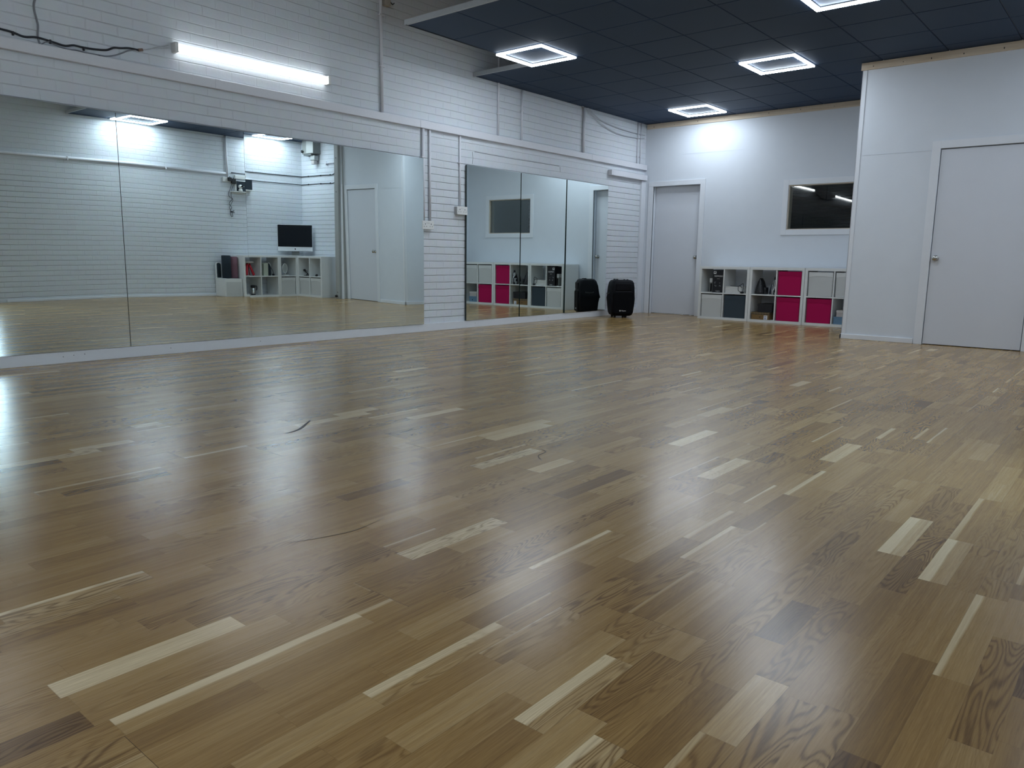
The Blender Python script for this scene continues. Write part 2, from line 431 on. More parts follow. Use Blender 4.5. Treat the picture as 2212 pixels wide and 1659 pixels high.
# ------------------------------------------------------------------ floor
PIT = 0.0695
X0F = 5.861 - 85 * PIT          # row edges
def build_floor():
    # strips read off the photograph: row edge x, y0, y1, tone, sapwood width
    fixed = [(4.8185, .468, .858, .95, 0.0), (4.8185, 1.376, 1.79, .93, .0), (5.027, .50, 1.064, .62, .028), (5.7915, 1.597, 1.837, .06, 0),
             (5.861, 1.185, 1.438, .72, 0), (5.861, 2.34, 2.745, .82, .035), (3.429, 2.66, 3.05, .85, 0), (4.401, .50, .84, .7, .02),
             (5.305, .86, 1.25, .62, .03), (5.583, .99, 1.30, .68, .03), (5.722, .78, 1.05, .74, .02), (6.139, .84, 1.2, .9, .05),
             (6.07, 1.02, 1.30, .10, 0), (6.0, 2.2, 2.6, .66, .03), (5.444, 1.9, 2.25, .58, .02), (5.166, 1.55, 1.95, .60, .02),
             (4.332, 2.2, 2.6, .86, 0), (4.054, 2.6, 3.05, .80, 0), (4.749, 3.1, 3.5, .9, .0), (5.375, 3.3, 3.7, .78, 0), (6.278, 1.7, 2.05, .08, 0)]
    rows = {}
    for x, a, b_, tn, sp in fixed:
        r = round((x - X0F) / PIT); rows.setdefault(r, []).append((a, b_, tn, sp))
    bm = bmesh.new()
    uvl = bm.loops.layers.uv.new('UVMap')
    LA = {n: bm.faces.layers.float.new(n) for n in ('seed', 'tone', 'sap', 'board_end', 'board_side')}
    rnd = random.Random(11)
    y_lo, y_hi = YF - 0.05, YB + 0.1
    nrow = int((XR + 0.1 - (X0F)) / PIT) + 1
    board_off = {}
    for r in range(-1, nrow + 1):
        x0, x1 = X0F + r * PIT, X0F + (r + 1) * PIT
        x0c, x1c = max(x0, -0.1), min(x1, XR + 0.1)
        if x1c - x0c < 1e-4: continue
        bd = (r + 1) // 3
        off = board_off.setdefault(bd, rnd.uniform(0, 2.2))
        ends = [y_lo - 2.2 + off + i * 2.2 for i in range(9)]
        fx = sorted(rows.get(r, []))
        cuts = []
        y = y_lo
        def fill(a, b_):
            pts = [a]
            while pts[-1] < b_ - 1e-6:
                nx = pts[-1] + rnd.choice((rnd.uniform(.2, .34), rnd.uniform(.3, .5), rnd.uniform(.42, .62)))
                e = [q for q in ends if pts[-1] + 1e-4 < q < nx]
                if e: nx = e[0]
                if b_ - nx < 0.12: nx = b_
                pts.append(nx)
            return pts
        segs = []
        for a, b_, tn, sp in fx:
            p = fill(y, a)
            segs += [(p[i], p[i + 1], None, None) for i in range(len(p) - 1)]
            segs.append((a, b_, tn, sp)); y = b_
        p = fill(y, y_hi)
        segs += [(p[i], p[i + 1], None, None) for i in range(len(p) - 1)]
        for a, b_, tn, sp in segs:
            vs = [bm.verts.new(c) for c in ((x0c, a, 0), (x1c, a, 0), (x1c, b_, 0), (x0c, b_, 0))]
            f = bm.faces.new(vs)
            for lp, c in zip(f.loops, ((x0c - x0, 0), (x1c - x0, 0), (x1c - x0, b_ - a), (x0c - x0, b_ - a))): lp[uvl].uv = c
            q = rnd.random()
            if tn is None:
                tn = rnd.gauss(.45, .055)
                if q > 0.985: tn = rnd.uniform(.70, .85)
                elif q > 0.91: tn = rnd.uniform(.54, .62)
                elif q < 0.015: tn = rnd.uniform(.12, .2)
                elif q < 0.08: tn = rnd.uniform(.28, .36)
                sp = rnd.uniform(.004, .026) if rnd.random() < 0.07 else -1.0
            elif sp == 0: sp = -1.0
            f[LA['seed']] = rnd.random(); f[LA['tone']] = tn; f[LA['sap']] = sp
            f[LA['board_end']] = 1.0 if any(abs(a - e) < 2e-3 for e in ends) else 0.25
            f[LA['board_side']] = 1.0 if (r + 1) % 3 == 0 else 0.3
    me = bpy.data.meshes.new('floor'); bm.to_mesh(me); bm.free()
    me.materials.append(m_floor)
    o = bpy.data.objects.new('floor', me); C.objects.link(o)
    tag(o, kind='structure')
    # slab under the boards
    return o
floor = build_floor()
sl = MB(); sl.box(-0.3, XR + 0.3, YF - 0.3, YB + 2.2, -0.25, -0.004); tag(sl.build('floor', m_greyd), kind='structure')

# scuffs and stray hairs lying on the boards
def mark(name, pts, r, mat):
    mb = MB(); P = spline([(x, y, 0.0006) for x, y in pts], 6)
    vs = []
    n = len(P)
    for i, p in enumerate(P):
        d = (P[min(i + 1, n - 1)] - P[max(i - 1, 0)]); d.z = 0; d.normalize(); s = Vector((-d.y, d.x, 0)) * r * (0.35 + 0.65 * sin(pi * i / (n - 1)))
        vs.append((mb.bm.verts.new(p + s), mb.bm.verts.new(p - s)))
    for a, b_ in zip(vs, vs[1:]): mb.bm.faces.new((a[0], a[1], b_[1], b_[0]))
    return mb.build(name, mat, floor)
m_scuff = plain('rubber_scuff', (0.06, 0.055, 0.05), 0.6)
MARKS = [([(3.29, 2.02), (3.27, 2.10), (3.20, 2.19), (3.12, 2.28)], 0.008),
         ([(4.35, 2.62), (4.42, 2.60), (4.44, 2.52), (4.50, 2.47)], 0.0022),
         ([(4.52, 1.22), (4.56, 1.32), (4.58, 1.42), (4.56, 1.55)], 0.0016),
         ([(2.55, 6.8), (2.60, 6.84), (2.62, 6.78)], 0.004), ([(3.0, 6.9), (3.03, 6.93), (3.0, 6.98)], 0.004)]
for pts, r in MARKS: mark('scuff_mark', pts, r, m_scuff)

# ------------------------------------------------------------------ walls
def uv_panel(bm, uvl, p0, du, dv, nrm_flip=False, mat=0):
    """one rectangular face; uv in metres (along the wall, height)"""
    p0, du, dv = Vector(p0), Vector(du), Vector(dv)
    vs = [bm.verts.new(p) for p in (p0, p0 + du, p0 + du + dv, p0 + dv)]
    if nrm_flip: vs = vs[::-1]
    f = bm.faces.new(vs); f.material_index = mat
    for lp in f.loops:
        c = lp.vert.co
        lp[uvl].uv = ((c.y if abs(du.y) > abs(du.x) else c.x), c.z)
    return f

def wall(name, axis, at, thick, a0, a1, z0, z1, holes=(), mat=None):
    """slab wall. axis 'x': plane x=at spanning y a0..a1; 'y': plane y=at spanning x. thick is signed, away from the room."""
    us = sorted({a0, a1, *[h[0] for h in holes], *[h[1] for h in holes]})
    zs = sorted({z0, z1, *[h[2] for h in holes], *[h[3] for h in holes]})
    bm = bmesh.new(); uvl = bm.loops.layers.uv.new('UVMap')
    P = (lambda a, d, z: (at + d, a, z)) if axis == 'x' else (lambda a, d, z: (a, at + d, z))
    solid = lambda i, k: 0 <= i < len(us) - 1 and 0 <= k < len(zs) - 1 and not any(h[0] <= us[i] + 1e-6 and us[i + 1] <= h[1] + 1e-6 and h[2] <= zs[k] + 1e-6 and zs[k + 1] <= h[3] + 1e-6 for h in holes)
    def quad(a, b_, c, d):
        vs = [bm.verts.new(q) for q in (a, b_, c, d)]
        f = bm.faces.new(vs)
        for lp in f.loops:
            q = lp.vert.co; lp[uvl].uv = ((q.y if axis == 'x' else q.x) + 0.05, q.z + 0.01)
    for i in range(len(us) - 1):
        for k in range(len(zs) - 1):
            if not solid(i, k): continue
            u0, u1, w0, w1 = us[i], us[i + 1], zs[k], zs[k + 1]
            for d in (0, thick): quad(P(u0, d, w0), P(u1, d, w0), P(u1, d, w1), P(u0, d, w1))
            if not solid(i - 1, k): quad(P(u0, 0, w0), P(u0, thick, w0), P(u0, thick, w1), P(u0, 0, w1))
            if not solid(i + 1, k): quad(P(u1, 0, w0), P(u1, thick, w0), P(u1, thick, w1), P(u1, 0, w1))
            if not solid(i, k - 1): quad(P(u0, 0, w0), P(u1, 0, w0), P(u1, thick, w0), P(u0, thick, w0))
            if not solid(i, k + 1): quad(P(u0, 0, w1), P(u1, 0, w1), P(u1, thick, w1), P(u0, thick, w1))
    bmesh.ops.remove_doubles(bm, verts=bm.verts[:], dist=1e-5)
    bmesh.ops.recalc_face_normals(bm, faces=bm.faces[:])
    me = bpy.data.meshes.new(name); bm.to_mesh(me); bm.free(); me.materials.append(mat)
    o = bpy.data.objects.new(name, me); C.objects.link(o)
    return tag(o, kind='structure')

wall('wall_left', 'x', XW, -0.2, YF - 0.2, YB + 0.2, 0, HR, mat=m_brick)
DY0, DY1, DZ1 = 2.98, 3.93, 2.08            # glazed door added out of view in the right-hand wall for the floor glare
wall('wall_right', 'x', XR, 0.2, YF - 0.2, YN + 0.2, 0, HR, holes=[(DY0, DY1, 0, DZ1)], mat=m_brick)
wall('wall_return', 'y', YN, 0.2, 5.68, XR, 0, HR, mat=m_brick)
wall('wall_front', 'y', YF, -0.2, XW, XR, 0, HR, mat=m_brick)
DA = (0.152, 0.962, 2.0)                    # far door opening
WN = (2.315, 3.235, 1.30, 1.915)            # window opening
wall('wall_back', 'y', YB, 0.14, XW, 3.86, 0, HR, holes=[(DA[0], DA[1], 0, DA[2]), WN], mat=m_plaster)
DB = (4.575, 5.462, 2.012)                  # near door opening
wall('wall_partition', 'y', YP, 0.1, 3.755, 5.68, 0, HR, holes=[(DB[0], DB[1], 0, DB[2])], mat=m_plaster)
wall('wall_partition_side', 'x', 3.755, 0.1, YP + 0.1, YB, 0, HR, mat=m_plaster)
# dark space behind the doors and the window
mb = MB(); mb.box(4.3, 5.75, YP + 0.2, YP + 0.24, 0, 2.4); tag(mb.build('wall_closet', m_void), kind='structure')
mb = MB()
mb.box(-0.1, 4.0, YB + 2.1, YB + 2.2, 0, 3.0); mb.box(1.3, 1.38, YB + 0.141, YB + 2.1, 0, 3.0); mb.box(3.9, 4.0, YB + 0.141, YB + 2.1, 0, 3.0); mb.box(-0.3, 4.0, YB + 0.141, YB + 2.2, 2.6, 2.7); mb.box(-0.3, 1.3, YB + 0.141, YB + 0.2, 0, 2.6)  # last slab added unseen behind the far door to stop light leaking under it
tag(mb.build('wall_office', plain('dark_office_paint', (0.05, 0.085, 0.13), 0.9, spec=0.1)), kind='structure')

# crack lines round a bricked-up opening
mb = MB()
mb.tube([(XW + .001, 6.86, 2.10), (XW + .001, 6.87, 2.03), (XW + .001, 6.86, 1.96)], 0.002)
mb.tube([(XW + .001, 6.90, 2.105), (XW + .001, 7.6, 2.10), (XW + .001, 8.6, 2.105)], 0.003)
mb.tube([(XW + .001, 8.62, 2.10), (XW + .001, 8.63, 2.03)], 0.002)
mb.build('crack', m_cable_g, bpy.data.objects['wall_left'])

# ------------------------------------------------------------------ roof and tiled ceiling
mb = MB(); mb.box(-0.3, XR + 0.3, YF - 0.3, YB + 0.4, HR, HR + 0.1); tag(mb.build('ceiling', m_roof), kind='structure')
GP = 0.617; GX0 = 0.86; QY = 0.615; GY0 = 5.03
def ceil_tiles():
    mb = MB()
    g = 0.007
    for i in range(-2, 11):
        for j in range(0, 10):
            x0, x1 = GX0 + i * GP, GX0 + (i + 1) * GP
            y0, y1 = GY0 + j * QY, GY0 + (j + 1) * QY
            if y0 < 6.87 and i < 0: continue
            x0, x1, y1 = max(x0, XW + 0.005), min(x1, XR - 0.003), min(y1, YB - 0.002)
            if x1 - x0 < .03 or y1 - y0 < .03: continue
            # closed off behind the partition
            if x0 > 3.8 and y0 > YN: continue
            mb.mi = 0
            t = bmesh.new()
            z0 = HC + random.uniform(-0.0006, 0.0006)
            vs = [t.verts.new(p) for p in ((x0 + g, y0 + g, z0), (x1 - g, y0 + g, z0), (x1 - g, y1 - g, z0), (x0 + g, y1 - g, z0),
                                           (x0 + g * .3, y0 + g * .3, z0 + .008), (x1 - g * .3, y0 + g * .3, z0 + .008), (x1 - g * .3, y1 - g * .3, z0 + .008), (x0 + g * .3, y1 - g * .3, z0 + .008))]
            t.faces.new(vs[:4][::-1])
            for k in range(4): t.faces.new((vs[k], vs[(k + 1) % 4], vs[4 + (k + 1) % 4], vs[4 + k]))
            mb._merge(t)
            mb.mi = 1
            mb.box(x0, x1, y0, y1, HC + .008, HC + .022)
    return tag(mb.build('ceiling', [m_tile, m_grid]), kind='structure')
ceil_tiles()
# pressed white angle along the free edges of the tiled ceiling
mb = MB(); mb.box(GX0 - .02, XR - .01, GY0 - .012, GY0 - .002, HC - .002, HC + .042, .001); mb.box(GX0 - .02, XR - .01, GY0 - .012, GY0 + .012, HC - .004, HC - .001)
tag(mb.build('trim_4', m_alu), kind='structure')
mb = MB(); mb.box(XW + .004, GX0 + .01, 6.862, 6.872, HC - .002, HC + .042, .001); mb.box(XW + .004, GX0 + .01, 6.862, 6.884, HC - .004, HC - .001)
tag(mb.build('trim_5', m_alu), kind='structure')
mb = MB(); mb.box(GX0 - .006, GX0 + .004, GY0 - .01, 6.875, HC - .006, HC + .03); tag(mb.build('trim_6', m_grid), kind='structure')

# timber battens under the ceiling
def batten(name, x0, x1, y0, y1):
    mb = MB(); mb.box(x0, x1, y0, y1, HC - .078, HC - .004, .002)
    o = tag(mb.build(name, m_timber), kind='structure')
    s = MB()
    k = x0 + .12
    while k < x1 - .05:
        s.cyl((k, y0 - .0004, HC - .045 + random.uniform(-.015, .015)), (k, y0 + .001, HC - .045), .004, n=10); k += random.uniform(.25, .5)
    s.build('screw', m_rubber, o)
batten('trim_2', 0.005, 3.752, YB - .022, YB - .001)
batten('trim_3', 3.735, 5.66, YP - .022, YP - .001)

# skirtings and corner beads
def tri_skirt(name, x0, x1, y0, y1, h=.055):
    mb = MB(); mb.box(x0, x1, y0, y1, 0, h, .004); return tag(mb.build(name, m_gloss), kind='structure')
tri_skirt('baseboard_partition', 3.735, 4.49, YP - .018, YP - .001)
tri_skirt('baseboard_partition_side', 3.735, 3.754, YP - .018, YB - .02)
tri_skirt('baseboard_back', 1.05, 3.73, YB - .016, YB - .001)
tri_skirt('baseboard_return', 5.70, XR - .01, YN - .014, YN - .001, .04)
tri_skirt('baseboard_right', XR - .014, XR - .001, DY1 + .09, YN - .02, .04)
mb = MB(); mb.box(3.748, 3.795, YP - .006, YP - .001, .056, HC - .08, .001); mb.box(3.749, 3.754, YP - .006, YP + .05, .056, HC - .08, .001)
tag(mb.build('trim_7', m_gloss), kind='structure')
# smooth boxed pier in the far corner of the brick wall
mb = MB(); mb.box(XW + .001, .012, 10.765, YB - .001, 0, 2.09, .002); tag(mb.build('trim_8', m_gloss), kind='structure')
# plaster seams
mb = MB(); mb.box(0.6, 2.3, YB - .0022, YB - .0005, 2.46, 2.463); mb.build('seam', m_plaster, bpy.data.objects['wall_back'])
mb = MB(); mb.box(3.80, 4.5, YP - .0022, YP - .0005, 2.0, 2.003); mb.build('seam', m_plaster, bpy.data.objects['wall_partition'])

# board on which the mirrors stand
mb = MB(); mb.box(XW + .001, .004, -1.9, 10.76, 0, .087, .002)
kick = tag(mb.build('baseboard_left', m_gloss), kind='structure')
for y, z in ((2.215, .05), (2.29, .055), (2.37, .058), (3.06, .05), (3.92, .045), (6.9, .05), (8.4, .05)):
    s = MB(); s.cyl((.0035, y, z), (.0052, y, z), .004, n=12); s.build('screw', m_cable_g, kick)

# ------------------------------------------------------------------ wall mirrors
def mirror(y0, y1, prm, label, xoff=0.004):
    a, d, b_, c, e = prm
    yc = (y0 + y1) / 2
    z0, z1 = .089, 1.936
    n = 16
    g = .0024
    y0, y1 = y0 + g, y1 - g
    def X(y, z):
        Y, Z = y - yc, z - 1
        return -(a * Y + b_ * Y * Y / 2 + d * Z + e * Z * Z / 2 + c * Y * Z)
    lo = min(X(y0 + (y1 - y0) * i / n, z0 + (z1 - z0) * k / n) for i in range(n + 1) for k in range(n + 1))
    base = xoff - lo
    t = thing('wall_mirror', label, 'mirror', (0, yc, z0), group='frameless dance studio mirrors')
    mb = MB(); G = []
    for i in range(n + 1):
        G.append([mb.bm.verts.new((base + X(y0 + (y1 - y0) * i / n, z0 + (z1 - z0) * k / n), y0 - yc + (y1 - y0) * i / n, (z1 - z0) * k / n)) for k in range(n + 1)])
    for i in range(n):
        for k in range(n):
            f = mb.bm.faces.new((G[i][k], G[i + 1][k], G[i + 1][k + 1], G[i][k + 1])); f.smooth = True
    mb.build('mirror_glass', m_mirror, t, recalc=False)
    mb = MB(); H = (z1 - z0); w = (y1 - y0)
    # backing and dark polished edge, following the pane's outline
    ring = [(G_, ) for G_ in ()]
    corners = [(y0, z0), (y1, z0), (y1, z1), (y0, z1)]
    loop = []
    for q in range(4):
        (ya, za), (yb, zb) = corners[q], corners[(q + 1) % 4]
        for k in range(8): loop.append((ya + (yb - ya) * k / 8, za + (zb - za) * k / 8))
    F = [mb.bm.verts.new((base + X(y, z) - .0004, y - yc, z - z0)) for y, z in loop]
    Bk = [mb.bm.verts.new((-.008, y - yc, z - z0)) for y, z in loop]
    for k in range(len(loop)):
        mb.bm.faces.new((F[k], F[(k + 1) % len(loop)], Bk[(k + 1) % len(loop)], Bk[k]))
    mb.bm.faces.new(Bk)
    mb.build('mirror_edge', m_medge, t)
    return t
mirror(1.63, 2.728, (0.0032, -0.0054, 0.0006, -0.0021, 0.0012), 'frameless wall mirror panel nearest the camera, cut by the picture edge')
mirror(2.728, 3.828, (-0.0040, -0.0058, -0.0025, 0.0012, 0.0011), 'frameless wall mirror panel reflecting the dangling cables and yoga mats')
mirror(3.828, 4.905, (-0.0064, -0.0063, -0.0041, -0.0001, -0.0036), 'frameless wall mirror panel reflecting the desktop computer')
mirror(4.905, 6.022, (-0.0109, -0.0040, 0.0083, 0.0028, -0.0012), 'frameless wall mirror panel reflecting the closed door, beside the double socket')
mirror(6.727, 7.755, (0.010, -0.0008, 0.0, 0.0, 0.0), 'frameless wall mirror panel right of the brick strip, reflecting half the window')
mirror(7.755, 8.757, (0.0085, 0.0, 0.010, 0.0, 0.0), 'frameless wall mirror panel in the middle of the far three')
mirror(8.757, 9.813, (0.0085, 0.003, 0.0, 0.0, 0.0), 'frameless wall mirror panel nearest the black loudspeaker')

# ------------------------------------------------------------------ doors and window
def knob(parent, x, y, z):
    mb = MB()
    mb.lathe([(.030, 0), (.030, .004), (.012, .008), (.011, .028), (.022, .036), (.028, .048), (.027, .058), (.016, .066), (.004, .068)][::1], (0, 0, 0), 24, 'y')
    for v in mb.bm.verts: v.co.y *= -1
    o = mb.build('door_knob', m_chrome, parent); o.location = (x, y, z); return o

def casing(parent, x0, x1, z1, w, y, side_l=True, side_r=True, proud=.016, name='door_frame'):
    mb = MB()
    if side_l: mb.box(x0 - w, x0, y - proud, y + .02, 0, z1, .003)
    if side_r: mb.box(x1, x1 + w, y - proud, y + .02, 0, z1, .003)
    mb.box(x0 - (w if side_l else 0), x1 + (w if side_r else 0), y - proud, y + .02, z1, z1 + w * .92, .003)
    return mb.build(name, m_gloss, parent)

d1 = thing('door_1', 'white flush door set back in the plain end wall by the corner', 'door', (0, 0, 0)); d1['kind'] = 'structure'
mb = MB(); mb.box(DA[0] + .004, DA[1] - .004, YB + .085, YB + .125, .008, DA[2] - .004, .002); mb.build('door_leaf', m_door, d1)
casing(d1, DA[0], DA[1], DA[2], .082, YB)
mb = MB(); mb.box(DA[0] - .001, DA[0] + .012, YB + .125, YB + .14, 0, DA[2]); mb.box(DA[1] - .012, DA[1] + .001, YB + .125, YB + .14, 0, DA[2]); mb.build('door_stop', m_gloss, d1)
knob(d1, .905, YB + .085, .905)

d2 = thing('door_2', 'white flush door in the near partition with satin round knob', 'door', (0, 0, 0)); d2['kind'] = 'structure'
mb = MB(); mb.box(DB[0] + .006, DB[1] - .006, YP + .004, YP + .044, .008, DB[2] - .009, .001); mb.build('door_leaf', m_door, d2)
mb = MB(); mb.box(DB[0] - .08, DB[0] - .001, YP - .014, YP - .0005, 0, DB[2] + .078, .002); mb.box(DB[1] + .001, DB[1] + .08, YP - .014, YP - .0005, 0, DB[2] + .078, .002); mb.box(DB[0] - .001, DB[1] + .001, YP - .014, YP - .0005, DB[2] + .001, DB[2] + .078, .002)
mb.build('door_frame', m_gloss, d2)
knob(d2, DB[0] + .052, YP + .002, .905)

w1 = thing('window_1', 'fixed internal window with dark glass and white surround above the shelf units', 'window', (0, 0, 0)); w1['kind'] = 'structure'
mb = MB()
a, b_, z0, z1 = WN
mb.box(a - .075, a, YB - .016, YB - .0005, z0 - .075, z1 + .075, .002); mb.box(b_, b_ + .075, YB - .016, YB - .0005, z0 - .075, z1 + .075, .002)
mb.box(a, b_, YB - .016, YB - .0005, z0 - .075, z0, .002); mb.box(a, b_, YB - .016, YB - .0005, z1, z1 + .075, .002)
mb.build('window_frame', m_gloss, w1)
mb = MB(); q = .012
mb.box(a, a + q, YB, YB + .13, z0, z1); mb.box(b_ - q, b_, YB, YB + .13, z0, z1); mb.box(a + q, b_ - q, YB, YB + .13, z1 - q, z1); mb.box(a + q, b_ - q, YB, YB + .13, z0, z0 + q)
mb.build('window_lining', plain('pale_timber_lining', (.62, .55, .46), .6, noise=.06), w1)
mb = MB(); mb.box(a + q, b_ - q, YB + .03, YB + .034, z0 + q, z1 - q); mb.build('window_pane', m_glass, w1)
# roller shutter standing behind the glass
mb = MB()
for k in range(24):
    zz = 1.0 + k * .055
    mb.cyl((1.5, YB + 1.9, zz), (3.85, YB + 1.9, zz), .028, n=10)
tag(mb.build('roller_shutter', plain('shutter_slats', (0.014, 0.028, 0.052), 0.9, spec=0.05)), 'dark slatted roller shutter behind the internal window', 'shutter')

d3 = thing('door_added', 'glazed door added out of view in the brick wall to let in daylight', 'door', (0, 0, 0)); d3['kind'] = 'structure'
mb = MB(); f = .07
mb.box(XR + .02, XR + .07, DY0, DY0 + f, 0, DZ1, .003); mb.box(XR + .02, XR + .07, DY1 - f, DY1, 0, DZ1, .003)
mb.box(XR + .02, XR + .07, DY0 + f, DY1 - f, DZ1 - f, DZ1, .003); mb.box(XR + .02, XR + .07, DY0 + f, DY1 - f, 0, .16, .003)
mb.build('door_frame', m_gloss, d3)
mb = MB(); mb.box(XR + .04, XR + .046, DY0 + f, DY1 - f, .16, DZ1 - f); mb.build('door_pane', m_glass, d3)

# grey square post at the end of the partition
mb = MB(); mb.box(5.575, 5.685, YP - .05, YP - .001, 0, HC - .005, .003)
o = tag(mb.build('steel_post', m_post), 'grey painted square post between the near door and the corner shelves', 'post')
for z in (1.95, 2.55, .12): s = MB(); s.cyl((5.63, YP - .052, z), (5.63, YP - .0495, z), .009, n=12); s.build('bolt_head', m_rubber, o)

# ------------------------------------------------------------------ cable trunking and conduits on the left wall
t = thing('cable_trunking', 'long white painted trunking running the length of the brick wall above the mirrors', 'trunking', (XW, 0, 2.258))
mb = MB(); mb.box(.0005, .045, -2.1, 6.0, 0, .078, .003); mb.box(.0005, .045, 6.0025, YB - .006, 0, .078, .003); mb.build('channel', m_conduit, t)
for y in (1.2, 3.6, 6.0, 9.35): s = MB(); s.box(.044, .0475, y - .02, y + .02, 0.001, .077, .001); s.build('joint_cover', m_conduit, t)
t = thing('cable_trunking', 'short white box trunking tucked under the long run by the far door', 'trunking', (XW, 9.87, 2.095))
mb = MB(); mb.box(.0005, .07, 0, .99, 0, .080, .003); mb.build('channel', m_conduit, t)
mb = MB(); mb.box(.0005, .071, -.05, -.0005, .0, .080, .004); mb.build('end_cap', m_conduit, t)

def conduit(y, z0, z1, w, label, clips=(), mat=m_conduit):
    o = thing('conduit_pipe', label, 'conduit', (XW, y, z0), group='white painted conduits on the brick wall')
    mb = MB(); mb.tube([(w / 2 + .002, 0, 0), (w / 2 + .002, 0, z1 - z0)], w / 2, 12); mb.build('pipe', mat, o)
    for z in clips:
        s = MB(); s.box(.0005, w + .006, -w * .9, w * .9, z - z0 - .008, z - z0 + .008, .003); s.cyl((w * .5, -w * .9 - .006, z - z0), (w * .5, w * .9 + .006, z - z0), .006, n=10); s.build('clip', mat, o)
    return o
conduit(5.457, 2.337, HR - .01, .034, 'tall thick vertical conduit between the strip light and the ceiling edge', (2.8, 3.3))
conduit(7.31, 2.337, HC + 1.2, .026, 'vertical conduit under the step in the tiled ceiling', (2.6,))
conduit(7.767, 2.337, HC - .006, .026, 'vertical conduit second after the step in the tiled ceiling', (2.7,))
conduit(9.139, 2.337, HC - .006, .036, 'thicker vertical conduit where the loose cables start')
conduit(10.62, 2.337, HC - .006, .018, 'thin vertical conduit, outer of the pair by the far corner', (2.45,))
conduit(10.712, 2.337, HC - .006, .018, 'thin vertical conduit, inner of the pair by the far corner', (2.45,))
conduit(6.038, 1.256, 2.257, .034, 'conduit dropping to the double socket, the one beside the mirror edge', (1.95,))
conduit(6.143, 1.256, 2.257, .028, 'conduit dropping to the double socket, second from the mirror edge')
conduit(6.635, 1.446, 2.257, .024, 'conduit dropping to the switched socket beside the far mirrors', (1.95,))
# thin surface cable at the left edge
pts = [(XW + .008, 2.243, 2.337), (XW + .008, 2.231, 2.39), (XW + .008, 2.238, 2.47), (XW + .01, 2.23, 2.52), (XW + .008, 2.222, 2.60), (XW + .008, 2.245, 2.75), (XW + .008, 2.24, 3.3), (XW + .008, 2.24, HR - .01)]
mb = MB(); mb.tube(spline(pts, 5), .007, 8)
tag(mb.build('wall_cable', m_cable_g), 'thin grey cable dropping down the wall through the black cable run', 'cable')
mb = MB(); mb.tube([(XW + .008, 2.243, 2.337), (XW + .02, 2.27, 2.36), (XW + .02, 2.30, 2.372)], .004, 8); mb.build('loose_tail', m_cable_g, bpy.data.objects['wall_cable'])

def yz(l, x=XW + .012): return [(x, a, b_) for a, b_ in l]
A1 = [(1.55, 2.42), (1.80, 2.405), (1.989, 2.392), (2.066, 2.387), (2.14, 2.372), (2.223, 2.385), (2.33, 2.375), (2.407, 2.366), (2.47, 2.382), (2.537, 2.381), (2.62, 2.385), (2.705, 2.397), (2.76, 2.425), (2.812, 2.433), (2.88, 2.447), (2.956, 2.447)]
mb = MB(); mb.tube(spline(yz(A1), 5), .0075, 8)
o = tag(mb.build('electrical_cable', m_cable), 'thick black cable sagging along the wall towards the strip light', 'cable')
for y, z in ((2.07, 2.385), (2.54, 2.378), (2.31, 2.38)): s = MB(); s.box(XW + .001, XW + .02, y - .006, y + .006, z - .02, z + .008, .002); s.build('cable_clip', m_cable, o)
A2 = [(2.30, 2.372), (2.35, 2.357), (2.427, 2.345), (2.49, 2.352), (2.556, 2.346), (2.645, 2.347), (2.70, 2.350), (2.761, 2.368), (2.81, 2.392), (2.87, 2.425), (2.93, 2.445)]
mb = MB(); mb.tube(spline(yz(A2, XW + .013), 5), .005, 8)
o = tag(mb.build('electrical_cable', m_cable_g), 'thinner dark cable looping below the thick black one', 'cable')
s = MB(); s.tube(spline(yz([(2.64, 2.347), (2.665, 2.335), (2.668, 2.318)], XW + .014), 4), .004, 6); s.build('loose_tail', m_cable, o)
mb = MB(); mb.tube(spline(yz([(2.96, 2.45), (3.03, 2.468), (3.10, 2.50), (3.20, 2.535)]), 5), .0035, 8); mb.tube(spline(yz([(2.96, 2.446), (3.05, 2.478), (3.13, 2.497), (3.20, 2.515)]), 5), .003, 8)
o = tag(mb.build('electrical_cable', m_cable_w), 'thin pale twin wires entering the end of the strip light', 'cable')
s = MB(); s.cyl((XW + .012, 2.95, 2.447), (XW + .012, 2.985, 2.456), .011, n=12); s.build('connector', plain('connector_brown', (.22, .15, .12), .6), o)

# loose cables near the far corner
for l, lab in (([(8.95, 3.02), (9.151, 2.99), (9.36, 2.90), (9.586, 2.836), (9.963, 2.801), (10.279, 2.787), (10.624, 2.786), (10.80, 2.789)], 'pale loose cable sagging across the bricks, the higher of two'),
               ([(8.95, 2.985), (9.154, 2.945), (9.36, 2.86), (9.589, 2.786), (9.891, 2.728), (10.205, 2.708), (10.612, 2.722), (10.80, 2.742)], 'pale loose cable sagging across the bricks, the lower of two')):
    mb = MB(); mb.tube(spline(yz(l, XW + .025), 6), .0055, 8)
    tag(mb.build('loose_cable', m_cable_w), lab, 'cable', 'loose cables by the far corner')
mb = MB(); mb.box(XW + .001, XW + .06, 5.49, 5.56, 3.40, 3.50, .006); o = tag(mb.build('junction_box', plain('aged_cream', (.42, .38, .32), .6)), 'small beige junction box high on the brick wall', 'junction box')
s = MB(); s.tube([(XW + .03, 5.56, 3.46), (XW + .02, 5.62, 3.44), (XW + .02, 5.64, 3.46)], .005); s.build('cable_tail', m_cable, o)

